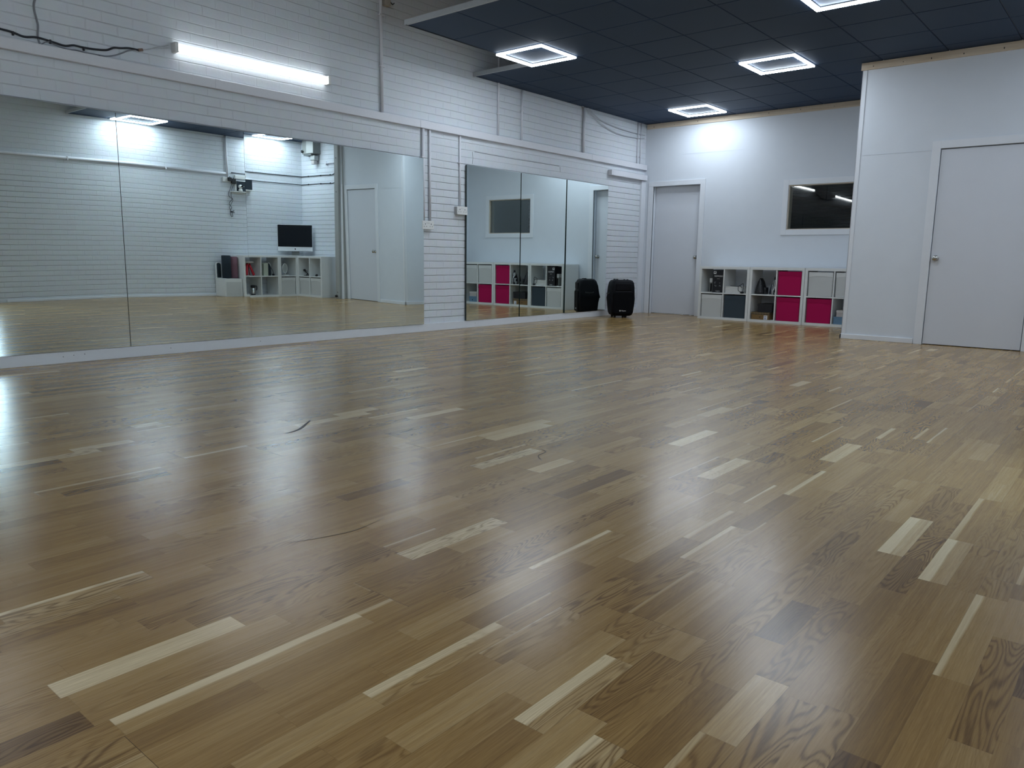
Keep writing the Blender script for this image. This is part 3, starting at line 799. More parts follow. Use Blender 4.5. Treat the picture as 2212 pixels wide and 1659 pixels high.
# sockets
def socket(y0, y1, z0, z1, depth, label, double=True):
    t = thing('wall_socket', label, 'socket', (XW, y0, z0))
    w, h = y1 - y0, z1 - z0
    mb = MB(); mb.box(.0005, depth - .008, .003, w - .003, .003, h - .003, .003); mb.build('back_box', plain('socket_box', (.45, .46, .47), .5), t)
    mb = MB(); mb.box(depth - .008, depth, 0, w, 0, h, .003); mb.build('face_plate', m_white, t)
    n = 2 if double else 1
    for k in range(n):
        cy = w * (.25 + .5 * k) if double else w * .62
        s = MB(); s.box(depth, depth + .001, cy - .004, cy + .004, h * .55, h * .68); s.box(depth, depth + .001, cy - .022, cy - .014, h * .3, h * .37); s.box(depth, depth + .001, cy + .014, cy + .022, h * .3, h * .37)
        s.build('pin_holes', m_rubber, t)
        s = MB(); q = cy + (.028 if k == 0 else -.028); s.box(depth, depth + .004, q - .008, q + .008, h * .66, h * .84, .001, rot=Matrix.Rotation(.12, 3, 'Y')); s.build('rocker_switch', m_white, t)
    for q in (.012, w - .012): s = MB(); s.cyl((depth, q, h * .52), (depth + .001, q, h * .52), .003, n=10); s.build('screw', m_cable_g, t)
    return t
socket(5.998, 6.178, 1.162, 1.256, .045, 'white double wall socket at the foot of two conduits')
socket(6.548, 6.722, 1.352, 1.446, .055, 'white switched socket against the edge of the far mirrors')

# ------------------------------------------------------------------ lights
def strip_light(y0, y1, z0, z1, rotx, label):
    t = thing('strip_light', label, 'light', (XW, (y0 + y1) / 2, (z0 + z1) / 2), group='white strip lights on the brick wall')
    L = (y1 - y0) / 2
    mb = MB(); mb.box(.001, .03, -L, L, -.030, .030, .003); mb.build('housing', m_white, t)
    for s_ in (-1, 1):
        mb = MB(); mb.box(.001, .072, s_ * L - (.0 if s_ < 0 else .032), s_ * L + (.032 if s_ < 0 else 0), -.04, .04, .006); mb.build('end_cap', m_white, t)
    mb = MB()
    pr = [(.012, -.035)] + [(.0305 + .038 * sin(pi * k / 10), -.038 * cos(pi * k / 10)) for k in range(1, 10)] + [(.012, .035), (.011, .031), (.0305, .031), (.0305, -.031), (.011, -.031)]
    mb.loft([[(x, y, z) for x, z in pr] for y in (-L + .034, L - .034)])
    bmesh.ops.recalc_face_normals(mb.bm, faces=mb.bm.faces[:])
    for fc in mb.bm.faces: fc.material_index = 0 if fc.normal.x > .75 else 1
    mb.build('diffuser', [m_tube, m_tubeside], t)
    t.rotation_euler = (rotx, 0, 0)
    return t
strip_light(3.225, 4.775, 2.487, 2.567, radians(.4), 'lit white strip light on the brick wall above the mirrors')
strip_light(.25, 1.78, 2.44, 2.52, radians(1.2), 'lit white strip light on the brick wall, reflected in the dark window')
# unseen copies of the fitting, added on the walls to brighten the near floor
for loc, rz, lab in (((5.6, YF, 3.0), pi / 2, 'unseen fill strip light added on the wall behind the camera'),
                     ((XR, -.4, 3.0), pi, 'unseen fill strip light added on the brick wall beside the camera'), ((XR, 1.6, 3.0), pi, 'unseen fill strip light added on the brick wall ahead of the camera')):
    q = copy_tree(bpy.data.objects['strip_light']); q.location = loc; q.rotation_euler = (0, 0, rz); q['label'] = lab
for x, lab in ((5.0, 'unseen fill strip light added under the roof behind the camera, nearer the mirrors'), (6.3, 'unseen fill strip light added under the roof behind the camera, nearest the opposite wall')):  # two more unseen strips, added overhead to lift the foreground floor
    q = copy_tree(bpy.data.objects['strip_light']); q.location = (x, -.9, HR); q.rotation_euler = (0, pi / 2, 0); q['label'] = lab; q['group'] = 'fill strip lights added under the roof'
    for ch in q.children:
        if ch.name.startswith('diffuser'):
            ch.data = ch.data.copy(); ch.data.materials[0] = m_roof_fill

def led_frame(i, j, label, first=[None]):
    cx, cy = GX0 + (i + .5) * GP, GY0 + (j + .5) * QY
    if first[0] is None:
        t = thing('ceiling_light', label, 'light', (cx, cy, HC - .002), group='square LED frame lights in the dark ceiling')
        h = .300
        def ring(a, b_, z0, z1, name, mat, under=None):
            mb = MB()
            sec = []
            for q, z in ((a, z0), (a, z1), (b_, z1), (b_, z0)):
                sec.append([(sx * q, sy * q, z) for sx, sy in ((1, 1), (-1, 1), (-1, -1), (1, -1))])
            R = [[mb.bm.verts.new(p) for p in s] for s in sec]
            for k in range(4):
                A, B = R[k], R[(k + 1) % 4]
                for m_ in range(4):
                    f = mb.bm.faces.new((A[m_], A[(m_ + 1) % 4], B[(m_ + 1) % 4], B[m_]))
                    f.material_index = (1 if k == 3 else 2 if k == 0 else 0) if under else 0
            return mb.build(name, [mat, under, m_ledin] if under else mat, t)
        ring(h - .029, h, -.022, -.006, 'diffuser', m_ledside, m_led)
        ring(h - .034, h - .004, -.0058, 0, 'housing', m_white)
        ring(h - .040, h - .032, -.0035, 0, 'inner_trim', m_grid)
        first[0] = t
    else:
        t = copy_tree(first[0]); t.location = (cx, cy, HC - .002); t['label'] = label
    return t
led_frame(0, 2, 'lit square frame light at the stepped corner of the dark ceiling')
led_frame(3, 5, 'lit square frame light in the middle of the dark ceiling, before the partition')
led_frame(0, 8, 'lit square frame light farthest away, close to the end wall')
led_frame(5, 2, 'lit square frame light cut off by the top edge of the picture')
led_frame(9, 1, 'lit square frame light seen only in the nearest mirrors')
led_frame(9, 5, 'lit square frame light seen in the mirror above the desktop computer')

# ------------------------------------------------------------------ cube shelving
def cube_shelf(w, loc, rz, label, group='white open cube shelving'):
    """w x .77 m unit, open back; local front faces -y, origin at base centre"""
    t = thing('cube_shelf', label, 'shelf unit', loc, rz, group)
    h, d, T, s_ = .77, .39, .036, .016
    mb = MB()
    mb.box(-w / 2, -w / 2 + T, -d / 2, d / 2, 0, h, .0015); mb.box(w / 2 - T, w / 2, -d / 2, d / 2, 0, h, .0015)
    mb.box(-w / 2 + T, w / 2 - T, -d / 2, d / 2, 0, T, .0015); mb.box(-w / 2 + T, w / 2 - T, -d / 2, d / 2, h - T, h, .0015)
    mb.build('frame', m_shelf, t)
    mb = MB(); mb.box(-w / 2 + T, w / 2 - T, -d / 2 + .002, d / 2 - .002, h / 2 - s_ / 2, h / 2 + s_ / 2, .001); mb.build('shelf_board', m_shelf, t)
    if w > .6:
        for z0, z1 in ((T, h / 2 - s_ / 2), (h / 2 + s_ / 2, h - T)):
            mb = MB(); mb.box(-s_ / 2, s_ / 2, -d / 2 + .001, d / 2 - .001, z0, z1, .001); mb.build('divider', m_shelf, t)
    return t
YS = YB - .020 - .195
UX = [1.607, 2.382, 3.157]
cube_shelf(.77, (UX[0], YS, 0), 0, 'white cube shelf unit next to the far door')
cube_shelf(.77, (UX[1], YS, 0), 0, 'white cube shelf unit in the middle, with two pink boxes')
cube_shelf(.77, (UX[2], YS, 0), 0, 'white cube shelf unit partly hidden behind the partition')

ZL, ZU = .0365, .3935           # floors of the compartments
def storage_box(loc, rz, mats, label, group, proto={}):
    key = mats[0].name
    if key not in proto:
        t = thing('storage_box', label, 'storage box', loc, rz, group)
        w, d, h, th = .322, .355, .325, .006
        # body lofted outward slightly, open top
        mb = MB()
        o_ = [rrect(w / 2 - .004, -d / 2, d / 2, .012, 0.002), rrect(w / 2, -d / 2, d / 2, .012, h)]
        i_ = [rrect(w / 2 - th, -d / 2 + th, d / 2 - th, .010, h), rrect(w / 2 - th - .004, -d / 2 + th, d / 2 - th, .010, .010)]
        mb.loft(o_ + i_, smooth=False)
        mb.build('box_body', mats[0], t)
        mb = MB(); n = 14   # curved top band on the front
        top = [mb.bm.verts.new((-w / 2 + .004 + (w - .008) * k / n, -d / 2 - .004, h - .002)) for k in range(n + 1)]
        bot = [mb.bm.verts.new((-w / 2 + .004 + (w - .008) * k / n, -d / 2 - .004, h - .066 + .014 * sin(pi * k / n))) for k in range(n + 1)]
        tb = [mb.bm.verts.new(v.co + Vector((0, .0035, 0))) for v in top]; bb = [mb.bm.verts.new(v.co + Vector((0, .0035, 0))) for v in bot]
        for k in range(n):
            for A, B in ((top, bot), (tb, bb), (bot, bb), (top, tb)): mb.bm.faces.new((A[k], A[k + 1], B[k + 1], B[k]))
        for k in (0, n): mb.bm.faces.new((top[k], bot[k], bb[k], tb[k]))
        mb.build('front_band', mats[1], t)
        proto[key] = t
        return t
    t = copy_tree(proto[key]); t.location = loc; t.rotation_euler = (0, 0, rz); t['label'] = label; t['group'] = group
    return t
cxo = .1785
YX = YS - .005
PK, PL = (m_pink, m_pink_d), (m_pale, m_pale2)
storage_box((UX[0] - cxo, YX, ZL), 0, PL, 'pale fabric box in the bottom corner of the shelf beside the far door', 'fabric boxes in the cube shelves')
storage_box((UX[0] + cxo, YX, ZL), 0, (m_slate, m_slate), 'dark slate fabric box in the bottom row', 'fabric boxes in the cube shelves')
storage_box((UX[1] + cxo, YX, ZU), 0, PK, 'pink fabric box in the top row', 'fabric boxes in the cube shelves')
storage_box((UX[1] + cxo, YX, ZL), 0, PK, 'pink fabric box under the top pink one', 'fabric boxes in the cube shelves')
storage_box((UX[2] - cxo, YX, ZL), 0, PK, 'pink fabric box under the pale box, nearest the partition', 'fabric boxes in the cube shelves')
storage_box((UX[2] - cxo, YX, ZU), 0, PL, 'pale fabric box above the pink one nearest the partition', 'fabric boxes in the cube shelves')
storage_box((UX[2] + cxo, YX, ZU), 0, PL, 'pale fabric box in the top row, half hidden by the partition', 'fabric boxes in the cube shelves')

def card_box(name, x, y, z, w, d, h, mats, label, cat='box', lid=.03, rz=0.0, over=.003):
    t = thing(name, label, cat, (x, y, z), rz)
    mb = MB(); mb.box(-w / 2, w / 2, -d / 2, d / 2, 0, h - (.002 if lid else 0), .0015); mb.build('box_body', mats[0], t)
    if lid:
        mb = MB(); mb.box(-w / 2 - over, w / 2 + over, -d / 2 - over, d / 2 + over, h - lid, h, .0015); mb.build('lid', mats[1], t)
    return t

def lettering(txt, size, parent, loc, rot=(pi / 2, 0, 0), mat=m_ink, name='lettering', ext=.0003, sx=1.0):
    cu = bpy.data.curves.new(name, 'FONT'); cu.body = txt; cu.size = size; cu.extrude = ext; cu.align_x = 'CENTER'
    cu.materials.append(mat)
    tmp = bpy.data.objects.new(name, cu); C.objects.link(tmp)
    dg = bpy.context.evaluated_depsgraph_get(); dg.update()
    me = bpy.data.meshes.new_from_object(tmp.evaluated_get(dg)); me.name = name
    bpy.data.objects.remove(tmp); me.materials.clear(); me.materials.append(mat)
    o = bpy.data.objects.new(name, me); C.objects.link(o); o.parent = parent; o.location = loc; o.rotation_euler = rot; o.scale = (sx, 1, 1)
    return o

YFR = YS - .195                      # front plane of the units
# coffee machine carton
t = thing('coffee_machine_box', 'tall black coffee machine carton with white lettering in the top corner of the shelf', 'box', (UX[0] - cxo + .078, YS - .02, ZU))
mb = MB(); mb.box(-.083, .083, -.15, .16, 0, .327, .0015); mb.build('box_body', plain('black_card', (.004, .005, .010), .45), t)
lettering('NESPRESSO', .0315, t, (.008, -.1505, .228), sx=.82)
lettering('vertuo', .017, t, (.006, -.1505, .196), mat=m_cream)
lettering('magimix', .020, t, (.004, -.1505, .016))
mb = MB()                            # white emblem: folded-page square
mb.box(-.070, -.030, -.1512, -.1503, .270, .308); mb.build('emblem', m_ink, t)
mb = MB(); mb.box(-.060, -.042, -.1516, -.1510, .282, .302, rot=Matrix.Rotation(.4, 3, 'Y')); mb.build('emblem_cutout', m_black, t)
m_gink = plain('grey_ink', (.30, .31, .33), .6)
for (x, z, w, h) in ((-.045, .15, .03, .004), (-.045, .135, .025, .003), (.03, .14, .02, .004), (-.04, .10, .006, .022), (-.025, .095, .005, .018), (.028, .10, .006, .02), (.044, .096, .005, .016)):
    mb = MB(); mb.box(x - w / 2, x + w / 2, -.1510, -.1503, z - h / 2, z + h / 2, rot=Matrix.Rotation(random.uniform(-.5, .5), 3, 'Y')); mb.build('feature_icon', m_gink, t)
t = card_box('small_carton', UX[0] - cxo - .045, YS - .03, ZU, .045, .2, .205, (m_grey, m_pale), 'slim grey and white carton beside the black coffee machine carton', lid=.06, over=.0005)
s = MB(); s.box(-.012, .016, -.1012, -.1003, .01, .13); s.build('picture_panel', m_black, t)
# perforated basket with a cable
def basket():
    t = thing('perforated_basket', 'low white perforated basket with a black lead on top', 'basket', (UX[0] + cxo - .035, YS - .02, ZU))
    w, d, h = .235, .30, .092
    mb = MB()
    nx, nz = 26, 7
    # walls with holes: bars in two directions
    for (ax, at) in (('y', -d / 2), ('y', d / 2 - .003), ('x', -w / 2), ('x', w / 2 - .003)):
        ln = w if ax == 'y' else d
        n = int(ln / .018)
        for k in range(n + 1):
            p = -ln / 2 + ln * k / n
            q = (p - .0045, p + .0045)
            if ax == 'y': mb.box(q[0], q[1], at, at + .003, 0, h)
            else: mb.box(at, at + .003, q[0], q[1], 0, h)
        for k in range(6):
            z = h * k / 5
            if ax == 'y': mb.box(-w / 2, w / 2, at + .0002, at + .0028, max(0, z - .005), min(h, z + .005))
            else: mb.box(at + .0002, at + .0028, -d / 2, d / 2, max(0, z - .005), min(h, z + .005))
    mb.box(-w / 2, w / 2, -d / 2, d / 2, 0, .003)
    mb.build('basket_body', m_white, t)
    mb = MB(); mb.tube(spline([(-w / 2, -d / 2, h), (w / 2, -d / 2, h), (w / 2, d / 2, h), (-w / 2, d / 2, h), (-w / 2, -d / 2, h)], 1), .004, 8); mb.build('rim', m_white, t)
    c = MB()
    c.tube(spline([(-.06, -.12, h + .008), (.0, -.13, h + .008), (.05, -.135, h + .008), (.085, -.13, h + .016), (.13, -.14, h + .045), (.148, -.15, h + .04), (.15, -.15, h - .02), (.145, -.16, .01)], 5), .0042, 8)
    o = c.build('power_lead', m_cable); tag(o, 'black power lead looping over the low white basket', 'cable'); o.location = t.location
    c = MB(); c.tube(spline([(.075, -.155, h + .012), (.082, -.168, .05), (.10, -.168, .03), (.115, -.168, .022)], 5), .004, 8); c.tube(spline([(.08, -.155, h + .01), (.11, -.165, h + .012), (.14, -.165, h - .01)], 5), .004, 8); c.build('loop', m_cable, o)
    c = MB(); c.box(.120, .160, -.185, -.14, 0.001, .028, .006); c.build('plug', m_rubber, o)
basket()

# bags on the middle unit
def bag(name, x, y, z, pts, d, mat, label, strap=True):
    """pts: silhouette half-widths (height, x-left, x-right)"""
    t = thing(name, label, 'bag', (x, y, z))
    mb = MB(); secs = []
    for h, xl, xr in pts:
        c_, hw = (xl + xr) / 2, (xr - xl) / 2
        dd = d * (1 - .55 * (h / pts[-1][0]) ** 2)
        secs.append([(c_ + hw * cos(2 * pi * k / 24) * (1 + .04 * sin(5 * k)), dd / 2 * sin(2 * pi * k / 24), h) for k in range(24)])
    mb.loft(secs); mb.build('bag_body', mat, t)
    return t
m_bagb = plain('black_leather', (.006, .007, .010), .4, noise=.6, scale=60, bump=.002)
t = bag('handbag', UX[1] - cxo - .075, YS - .06, ZU + .001, [(0, -.085, .075), (.03, -.088, .085), (.07, -.08, .066), (.12, -.068, .05), (.17, -.052, .034), (.205, -.036, .012), (.222, -.022, -.004)], .2, m_bagb, 'slumped black bag with metal studs in the top row')
mb = MB(); mb.loft([[(.075 + .028 * cos(2 * pi * k / 16), -.03 + .05 * sin(2 * pi * k / 16), h) for k in range(16)] for h in (0, .06, .095)]); mb.build('side_pocket', m_bagb, t)
for x, z in ((0, .07), (.01, .095), (.018, .12), (-.002, .045), (.02, .03), (-.02, .055), (-.005, .15), (.0, .03)): s = MB(); s.lathe([(.0035, 0), (.0035, .002), (.001, .004)], (x, -.104 + .25 * z, z), 8, 'y'); s.build('stud', m_steel, t)
def zebra_mat():
    m, t, b = nt('zebra_fabric')
    tc = N(t, 'ShaderNodeTexCoord'); w = N(t, 'ShaderNodeTexWave'); w.inputs['Scale'].default_value = 14; w.inputs['Distortion'].default_value = 6; w.inputs['Detail'].default_value = 1
    t.links.new(tc.outputs['Object'], w.inputs['Vector'])
    cr = N(t, 'ShaderNodeValToRGB'); cr.color_ramp.interpolation = 'CONSTANT'; cr.color_ramp.elements[0].color = (.01, .012, .018, 1); cr.color_ramp.elements[1].position = .55; cr.color_ramp.elements[1].color = (.6, .62, .64, 1)
    t.links.new(w.outputs['Fac'], cr.inputs[0]); t.links.new(cr.outputs[0], b.inputs['Base Color']); b.inputs['Roughness'].default_value = .7
    return m
m_zebra = zebra_mat()
bag('tote_bag', UX[1] - cxo + .062, YS + .075, ZU + .001, [(0, -.060, .050), (.02, -.063, .05), (.08, -.055, .045), (.13, -.045, .04), (.16, -.03, .03)], .2, plain('blue_grey_cloth', (.06, .075, .11), .8, noise=.2, scale=30, bump=.003), 'blue-grey soft bag behind the zebra striped one')
t = bag('tote_bag', UX[1] - cxo + .128, YS - .112, ZU + .001, [(0, -.028, .026), (.04, -.03, .027), (.10, -.026, .025), (.16, -.02, .024), (.19, -.012, .02), (.205, -.006, .014)], .16, m_zebra, 'zebra striped black and white bag beside the top pink box')
mb = MB(); mb.lathe([(.012, 0), (.016, .012), (.016, .03), (.010, .045)], (.008, 0, .20), 14); mb.build('bag_knot', m_bagb, t)

# shoe boxes
def lattice_mat():
    m, t, b = nt('lattice_lid')
    tc = N(t, 'ShaderNodeTexCoord'); mp = N(t, 'ShaderNodeMapping'); mp.inputs['Rotation'].default_value = (0, radians(45), 0); t.links.new(tc.outputs['Object'], mp.inputs[0])
    ck = N(t, 'ShaderNodeTexChecker'); ck.inputs['Scale'].default_value = 62; t.links.new(mp.outputs[0], ck.inputs['Vector'])
    ck.inputs['Color1'].default_value = (.02, .016, .012, 1); ck.inputs['Color2'].default_value = (.26, .18, .09, 1)
    t.links.new(ck.outputs[0], b.inputs['Base Color']); b.inputs['Roughness'].default_value = .8
    return m
t = card_box('shoe_box', UX[1] - cxo - .025, YS - .02, ZL + .0005, .255, .33, .105, (m_brown, lattice_mat()), 'brown shoe box with patterned lid and white sticker in the bottom row', lid=.036)
s = MB(); s.cyl((.0, -.1656, .036), (.0, -.1650, .036), .008, n=16); s.build('finger_hole', m_rubber, t)
s = MB(); s.box(.055, .108, -.1662, -.1652, .004, .062); s.build('sticker', m_ink, t)
s = MB()
for z in (.050, .043, .036): s.box(.062, .062 + random.uniform(.025, .04), -.1668, -.1662, z - .0015, z + .0015)
s.box(.065, .09, -.1668, -.1662, .012, .024); s.build('sticker_print', plain('blue_ink', (.12, .16, .4), .6), t)
t = card_box('shoe_box', UX[1] - cxo + .025, YS + .0, ZL + .107, .205, .30, .115, (plain('black_card_matt', (.006, .007, .012), .6), plain('black_card_lid', (.008, .009, .014), .6)), 'black shoe box stacked on the brown one', lid=.03)
t = card_box('gift_box', UX[2] + cxo - .055, YS - .03, ZL + .0005, .2, .28, .098, (m_blue, m_blue), 'light blue lidded box in the bottom compartment beside the last pink box', lid=.03)
s = MB(); s.lathe([(.010, 0), (.010, .002), (.004, .003)], (.02, -.1402, .035), 14, 'y')
for v in s.bm.verts: v.co.y = -.1402 - (v.co.y + .1402)
s.build('grommet', m_black, t)
card_box('gift_box', UX[2] + cxo - .04, YS - .03, ZL + .100, .17, .26, .085, (m_cream, plain('cream_lid', (.56, .54, .53), .7)), 'pale cream lidded box stacked on the light blue one', lid=.028)

# ------------------------------------------------------------------ loudspeaker on the floor
def pa_speaker():
    t = thing('loudspeaker', 'black moulded portable loudspeaker standing on the floor by the far mirror', 'loudspeaker', (.315, 9.765, 0), radians(46))
    Z = .026
    lv = [(Z, .120, -.115, .110, .03), (Z + .012, .150, -.140, .140, .05), (Z + .05, .166, -.155, .150, .05), (.20, .179, -.160, .158, .045), (.27, .184, -.160, .172, .045), (.275, .187, -.158, .184, .05),
          (.34, .180, -.158, .168, .045), (.45, .176, -.154, .150, .045), (.515, .168, -.147, .128, .05), (.545, .152, -.130, .105, .06), (.556, .125, -.105, .085, .05)]
    mb = MB(); mb.loft([rrect(hw, y0, y1, r, z, 6) for z, hw, y0, y1, r in lv])
    mb.build('cabinet', m_black, t)
    # front grille, proud of the body, with rounded outline
    def outline(w0, w1, z0, z1, r, y, n=6):
        pts = []
        for cx, cz, a0, w in ((1, z1 - r, 0, w1), (-1, z1 - r, 90, w1), (-1, z0 + r, 180, w0), (1, z0 + r, 270, w0)):
            for k in range(n + 1):
                a = radians(a0 + 90 * k / n); pts.append((cx * (w - r) + r * cos(a), y, cz + r * sin(a)))
        return pts
    mb = MB(); mb.loft([outline(.146, .156, .060, .375, .03, -.155), outline(.146, .156, .060, .375, .03, -.166), outline(.138, .148, .068, .367, .028, -.170)]); mb.build('woofer_grille', m_grille, t)
    mb = MB(); mb.loft([outline(.118, .118, .400, .505, .02, -.150), outline(.118, .118, .400, .505, .02, -.163), outline(.108, .108, .408, .497, .018, -.166)]); mb.build('horn_flare', m_black, t)
    mb = MB(); mb.box(-.12, .12, -.1655, -.158, .382, .390, .002); mb.build('trim_line', m_cable, t)
    for x in (-.115, -.075): mb = MB(); mb.lathe([(.020, 0), (.018, .012), (.014, .016)], (x, -.05, .553), 14); mb.build('stacking_pad', m_rubber, t)
    for x in (.035, .080): mb = MB(); mb.lathe([(.018, 0), (.016, .010), (.012, .014)], (x, -.05, .552), 14); mb.build('stacking_pad', m_rubber, t)
    for x, y in ((-.105, -.09), (.06, -.09), (.02, -.09), (-.105, .08), (.10, .08)): mb = MB(); mb.lathe([(.014, 0), (.018, .006), (.019, .028)], (x, y, 0), 14); mb.build('foot', m_rubber, t)
    mb = MB(); mb.tube(spline([(-.182, -.05, .36), (-.197, -.04, .35), (-.197, .05, .35), (-.180, .07, .36)], 5), .010, 8); mb.build('side_handle', m_rubber, t)
    lettering('Skytec', .026, t, (.010, -.1708, .098), name='logo_lettering')
    mb = MB(); mb.lathe([(.0115, 0), (.0115, .001)], (-.046, -.1716, .106), 20, 'y'); mb.build('logo_disc', m_ink, t)
    mb = MB(); mb.box(-.049, -.043, -.1722, -.1717, .099, .113); mb.build('logo_disc_bar', m_black, t)
pa_speaker()

# ------------------------------------------------------------------ corner seen in the mirrors
XA = 6.725 + .195
cube_shelf(.77, (XA, 8.030, 0), -pi / 2, 'white cube shelf unit holding the red stool, seen in the mirror')
cube_shelf(.388, (XA + .006, 8.612, 0), -pi / 2, 'narrow white shelf unit in the corner, seen in the mirror')
cube_shelf(.77, (6.348, 8.807 + .195, 0), 0, 'white cube shelf unit nearest the grey post, seen in the mirror')
YX2 = 8.807 + .19
for dx, zz, lab in ((-cxo, ZL, 'pale fabric box, the one nearer the grey post, seen in the mirror'), (cxo, ZL, 'pale fabric box, the one nearer the corner, seen in the mirror')):
    storage_box((6.348 + dx, YX2, zz), 0, PL, lab, 'fabric boxes in the corner shelves')
storage_box((XA + .002, 8.612, ZL), -pi / 2, PL, 'pale fabric box under the round mirror, seen in the mirror', 'fabric boxes in the corner shelves')
bpy.data.objects[[o.name for o in C.objects if o.get('label', '').startswith('pale fabric box under the round')][0]].scale = (.95, 1, 1)

# white crate with the mats
t = thing('white_crate', 'white box with pale front panel carrying the rolled mats', 'box', (6.955, 7.465, 0), -pi / 2)
mb = MB()
w, d, h = .335, .34, .335
mb.box(-w / 2, w / 2, -d / 2, d / 2, 0.001, h, .003); mb.build('box_body', m_shelf, t)
mb = MB(); mb.box(-w / 2 + .02, w / 2 - .02, -d / 2 - .004, -d / 2 - .0005, .02, h - .06, .001); mb.build('front_panel', m_pale, t)
def mat_roll(x, y, z, r, h, lean, mat, label):
    t = thing('yoga_mat', label, 'yoga mat', (x, y, z), 0, 'rolled yoga mats')
    mb = MB(); n, turns = 90, 5
    # outer cylinder with a spiral end
    mb.lathe([(r - .006, 0), (r, .006), (r, h - .006), (r - .006, h)], n=32)
    mb.build('mat_roll', mat, t)
    s = MB(); pts = [((r - .008) * (1 - k / n) * cos(2 * pi * turns * k / n), (r - .008) * (1 - k / n) * sin(2 * pi * turns * k / n), h + .0008) for k in range(n - 8)]
    s.tube(pts, .0012, 5); s.build('spiral_edge', m_rubber, t)
    t.rotation_euler = (lean, 0, 0)
mat_roll(6.93, 7.418, .341, .080, .42, 0.0, m_navy, 'rolled navy yoga mat on the white crate')
mat_roll(6.95, 7.572, .341, .072, .40, radians(.3), m_mauve, 'rolled mauve yoga mat leaning on the navy one')
t = thing('table_mirror', 'small white framed mirror standing behind the navy mat', 'mirror', (7.03, 7.315, .336), -pi / 2)
mb = MB(); mb.loft([[(x, y, z) for x, z in [(-.055, 0), (.055, 0)] + [(.055 * cos(a), .24 + .055 * sin(a)) for a in [pi * k / 12 for k in range(13)]]] for y in (-.008, .008)], smooth=False); mb.build('frame', m_white, t)
mb = MB(); mb.loft([[(x, y, z) for x, z in [(-.045, .01), (.045, .01)] + [(.045 * cos(a), .24 + .045 * sin(a)) for a in [pi * k / 12 for k in range(13)]]] for y in (-.0095, -.0082)], smooth=False); mb.build('mirror_glass', m_mirglass, t)

# stool with red legs
t = thing('step_stool', 'small stool with pale top and splayed red legs on the shelf', 'stool', (6.905, 7.838, ZU + .0005))
mb = MB(); mb.lathe([(.112, 0), (.128, .006), (.130, .024), (.122, .032), (.03, .034)], (0, 0, .232), 32); mb.lathe([(.045, 0), (.065, .03)], (0, 0, .203), 24); mb.build('seat', m_cream, t)
for k in range(4):
    a = pi / 4 + k * pi / 2
    mb = MB(); mb.tube([(.045 * cos(a), .045 * sin(a), .225), (.075 * cos(a), .075 * sin(a), .15), (.128 * cos(a), .128 * sin(a), .012), (.13 * cos(a), .13 * sin(a), .0085)], [.020, .020, .024, .018], 12); mb.build('leg', m_red, t)
# sage box, black bottle, bulb blower
t = thing('cereal_box', 'sage green arched carton standing on the corner shelf', 'box', (6.86, 8.150, ZU + .0005), 0)
mb = MB(); pr = [(-.045, 0), (.045, 0), (.045, .22)] + [(.045 * cos(a), .22 + .02 * sin(a)) for a in [pi * k / 8 for k in range(1, 8)]] + [(-.045, .22)]
mb.loft([[(x, y, z) for y, z in pr] for x in (-.1, .08)], smooth=False); mb.build('box_body', m_sage, t)
t = thing('drinks_bottle', 'black bottle with rounded shoulder and pale outline beside the sage carton', 'bottle', (6.84, 8.255, ZU + .0005))
mb = MB(); mb.lathe([(.034, 0), (.038, .006), (.038, .15), (.034, .18), (.022, .205), (.014, .215), (.006, .225)], n=24); mb.build('bottle_body', m_navy, t)
mb = MB(); mb.tube([(-.0, .043 * cos(a), .165 + .075 * sin(a)) for a in [pi * k / 14 for k in range(15)]], .004, 8); mb.build('hoop', m_white, t)
t = thing('charger', 'small black charger with a curved lead on the corner shelf', 'charger', (6.83, 8.345, ZU + .0005))
mb = MB(); mb.lathe([(.020, 0), (.024, .01), (.022, .026), (.010, .034)], n=18); mb.build('charger_body', m_rubber, t)
mb = MB(); mb.tube(spline([(0, 0, .032), (0, -.005, .07), (0, -.03, .12), (.02, -.05, .16)], 5), .004, 8); mb.build('lead', m_cable, t)
# thermos
t = thing('thermos_flask', 'steel flask with black lid and handle in the lower compartment', 'flask', (6.86, 7.93, ZL + .0005))
mb = MB(); mb.lathe([(.036, .018), (.038, .03), (.038, .12), (.034, .135)], n=28); mb.build('flask_body', m_steel, t)
mb = MB(); mb.lathe([(.038, 0), (.041, .003), (.041, .018), (.038, .0185)], n=28); mb.build('flask_base', m_rubber, t)
mb = MB(); mb.lathe([(.036, .135), (.044, .14), (.046, .165), (.040, .178), (.018, .184)], n=28); mb.build('flask_lid', m_rubber, t)
mb = MB(); mb.tube(spline([(0, .040, .165), (0, .072, .160), (0, .078, .12), (0, .068, .085)], 5), .008, 8); mb.build('handle', m_rubber, t)
# round mirror on stand
t = thing('vanity_mirror', 'round white vanity mirror on a stand in the narrow unit', 'mirror', (6.84, 8.60, ZU + .0005), -pi / 2 - .5)
mb = MB(); mb.lathe([(.075, 0), (.078, .004), (.072, .012), (.02, .018)], n=28); mb.build('stand_base', m_white, t)
R_ = .088
mb = MB(); mb.tube([(R_ * cos(2 * pi * k / 32), 0, .135 + R_ * sin(2 * pi * k / 32)) for k in range(33)], .0075, 8, cap=False); mb.build('ring_frame', m_white, t)
mb = MB(); mb.lathe([(R_ - .003, -.003), (R_ - .003, .003)], (0, 0, .135), 32, 'y'); mb.build('mirror_glass', m_mirglass, t)
mb = MB(); mb.tube([(.0, .0, .015), (.0, .0, .045)], .008, 8); mb.build('stem', m_white, t)
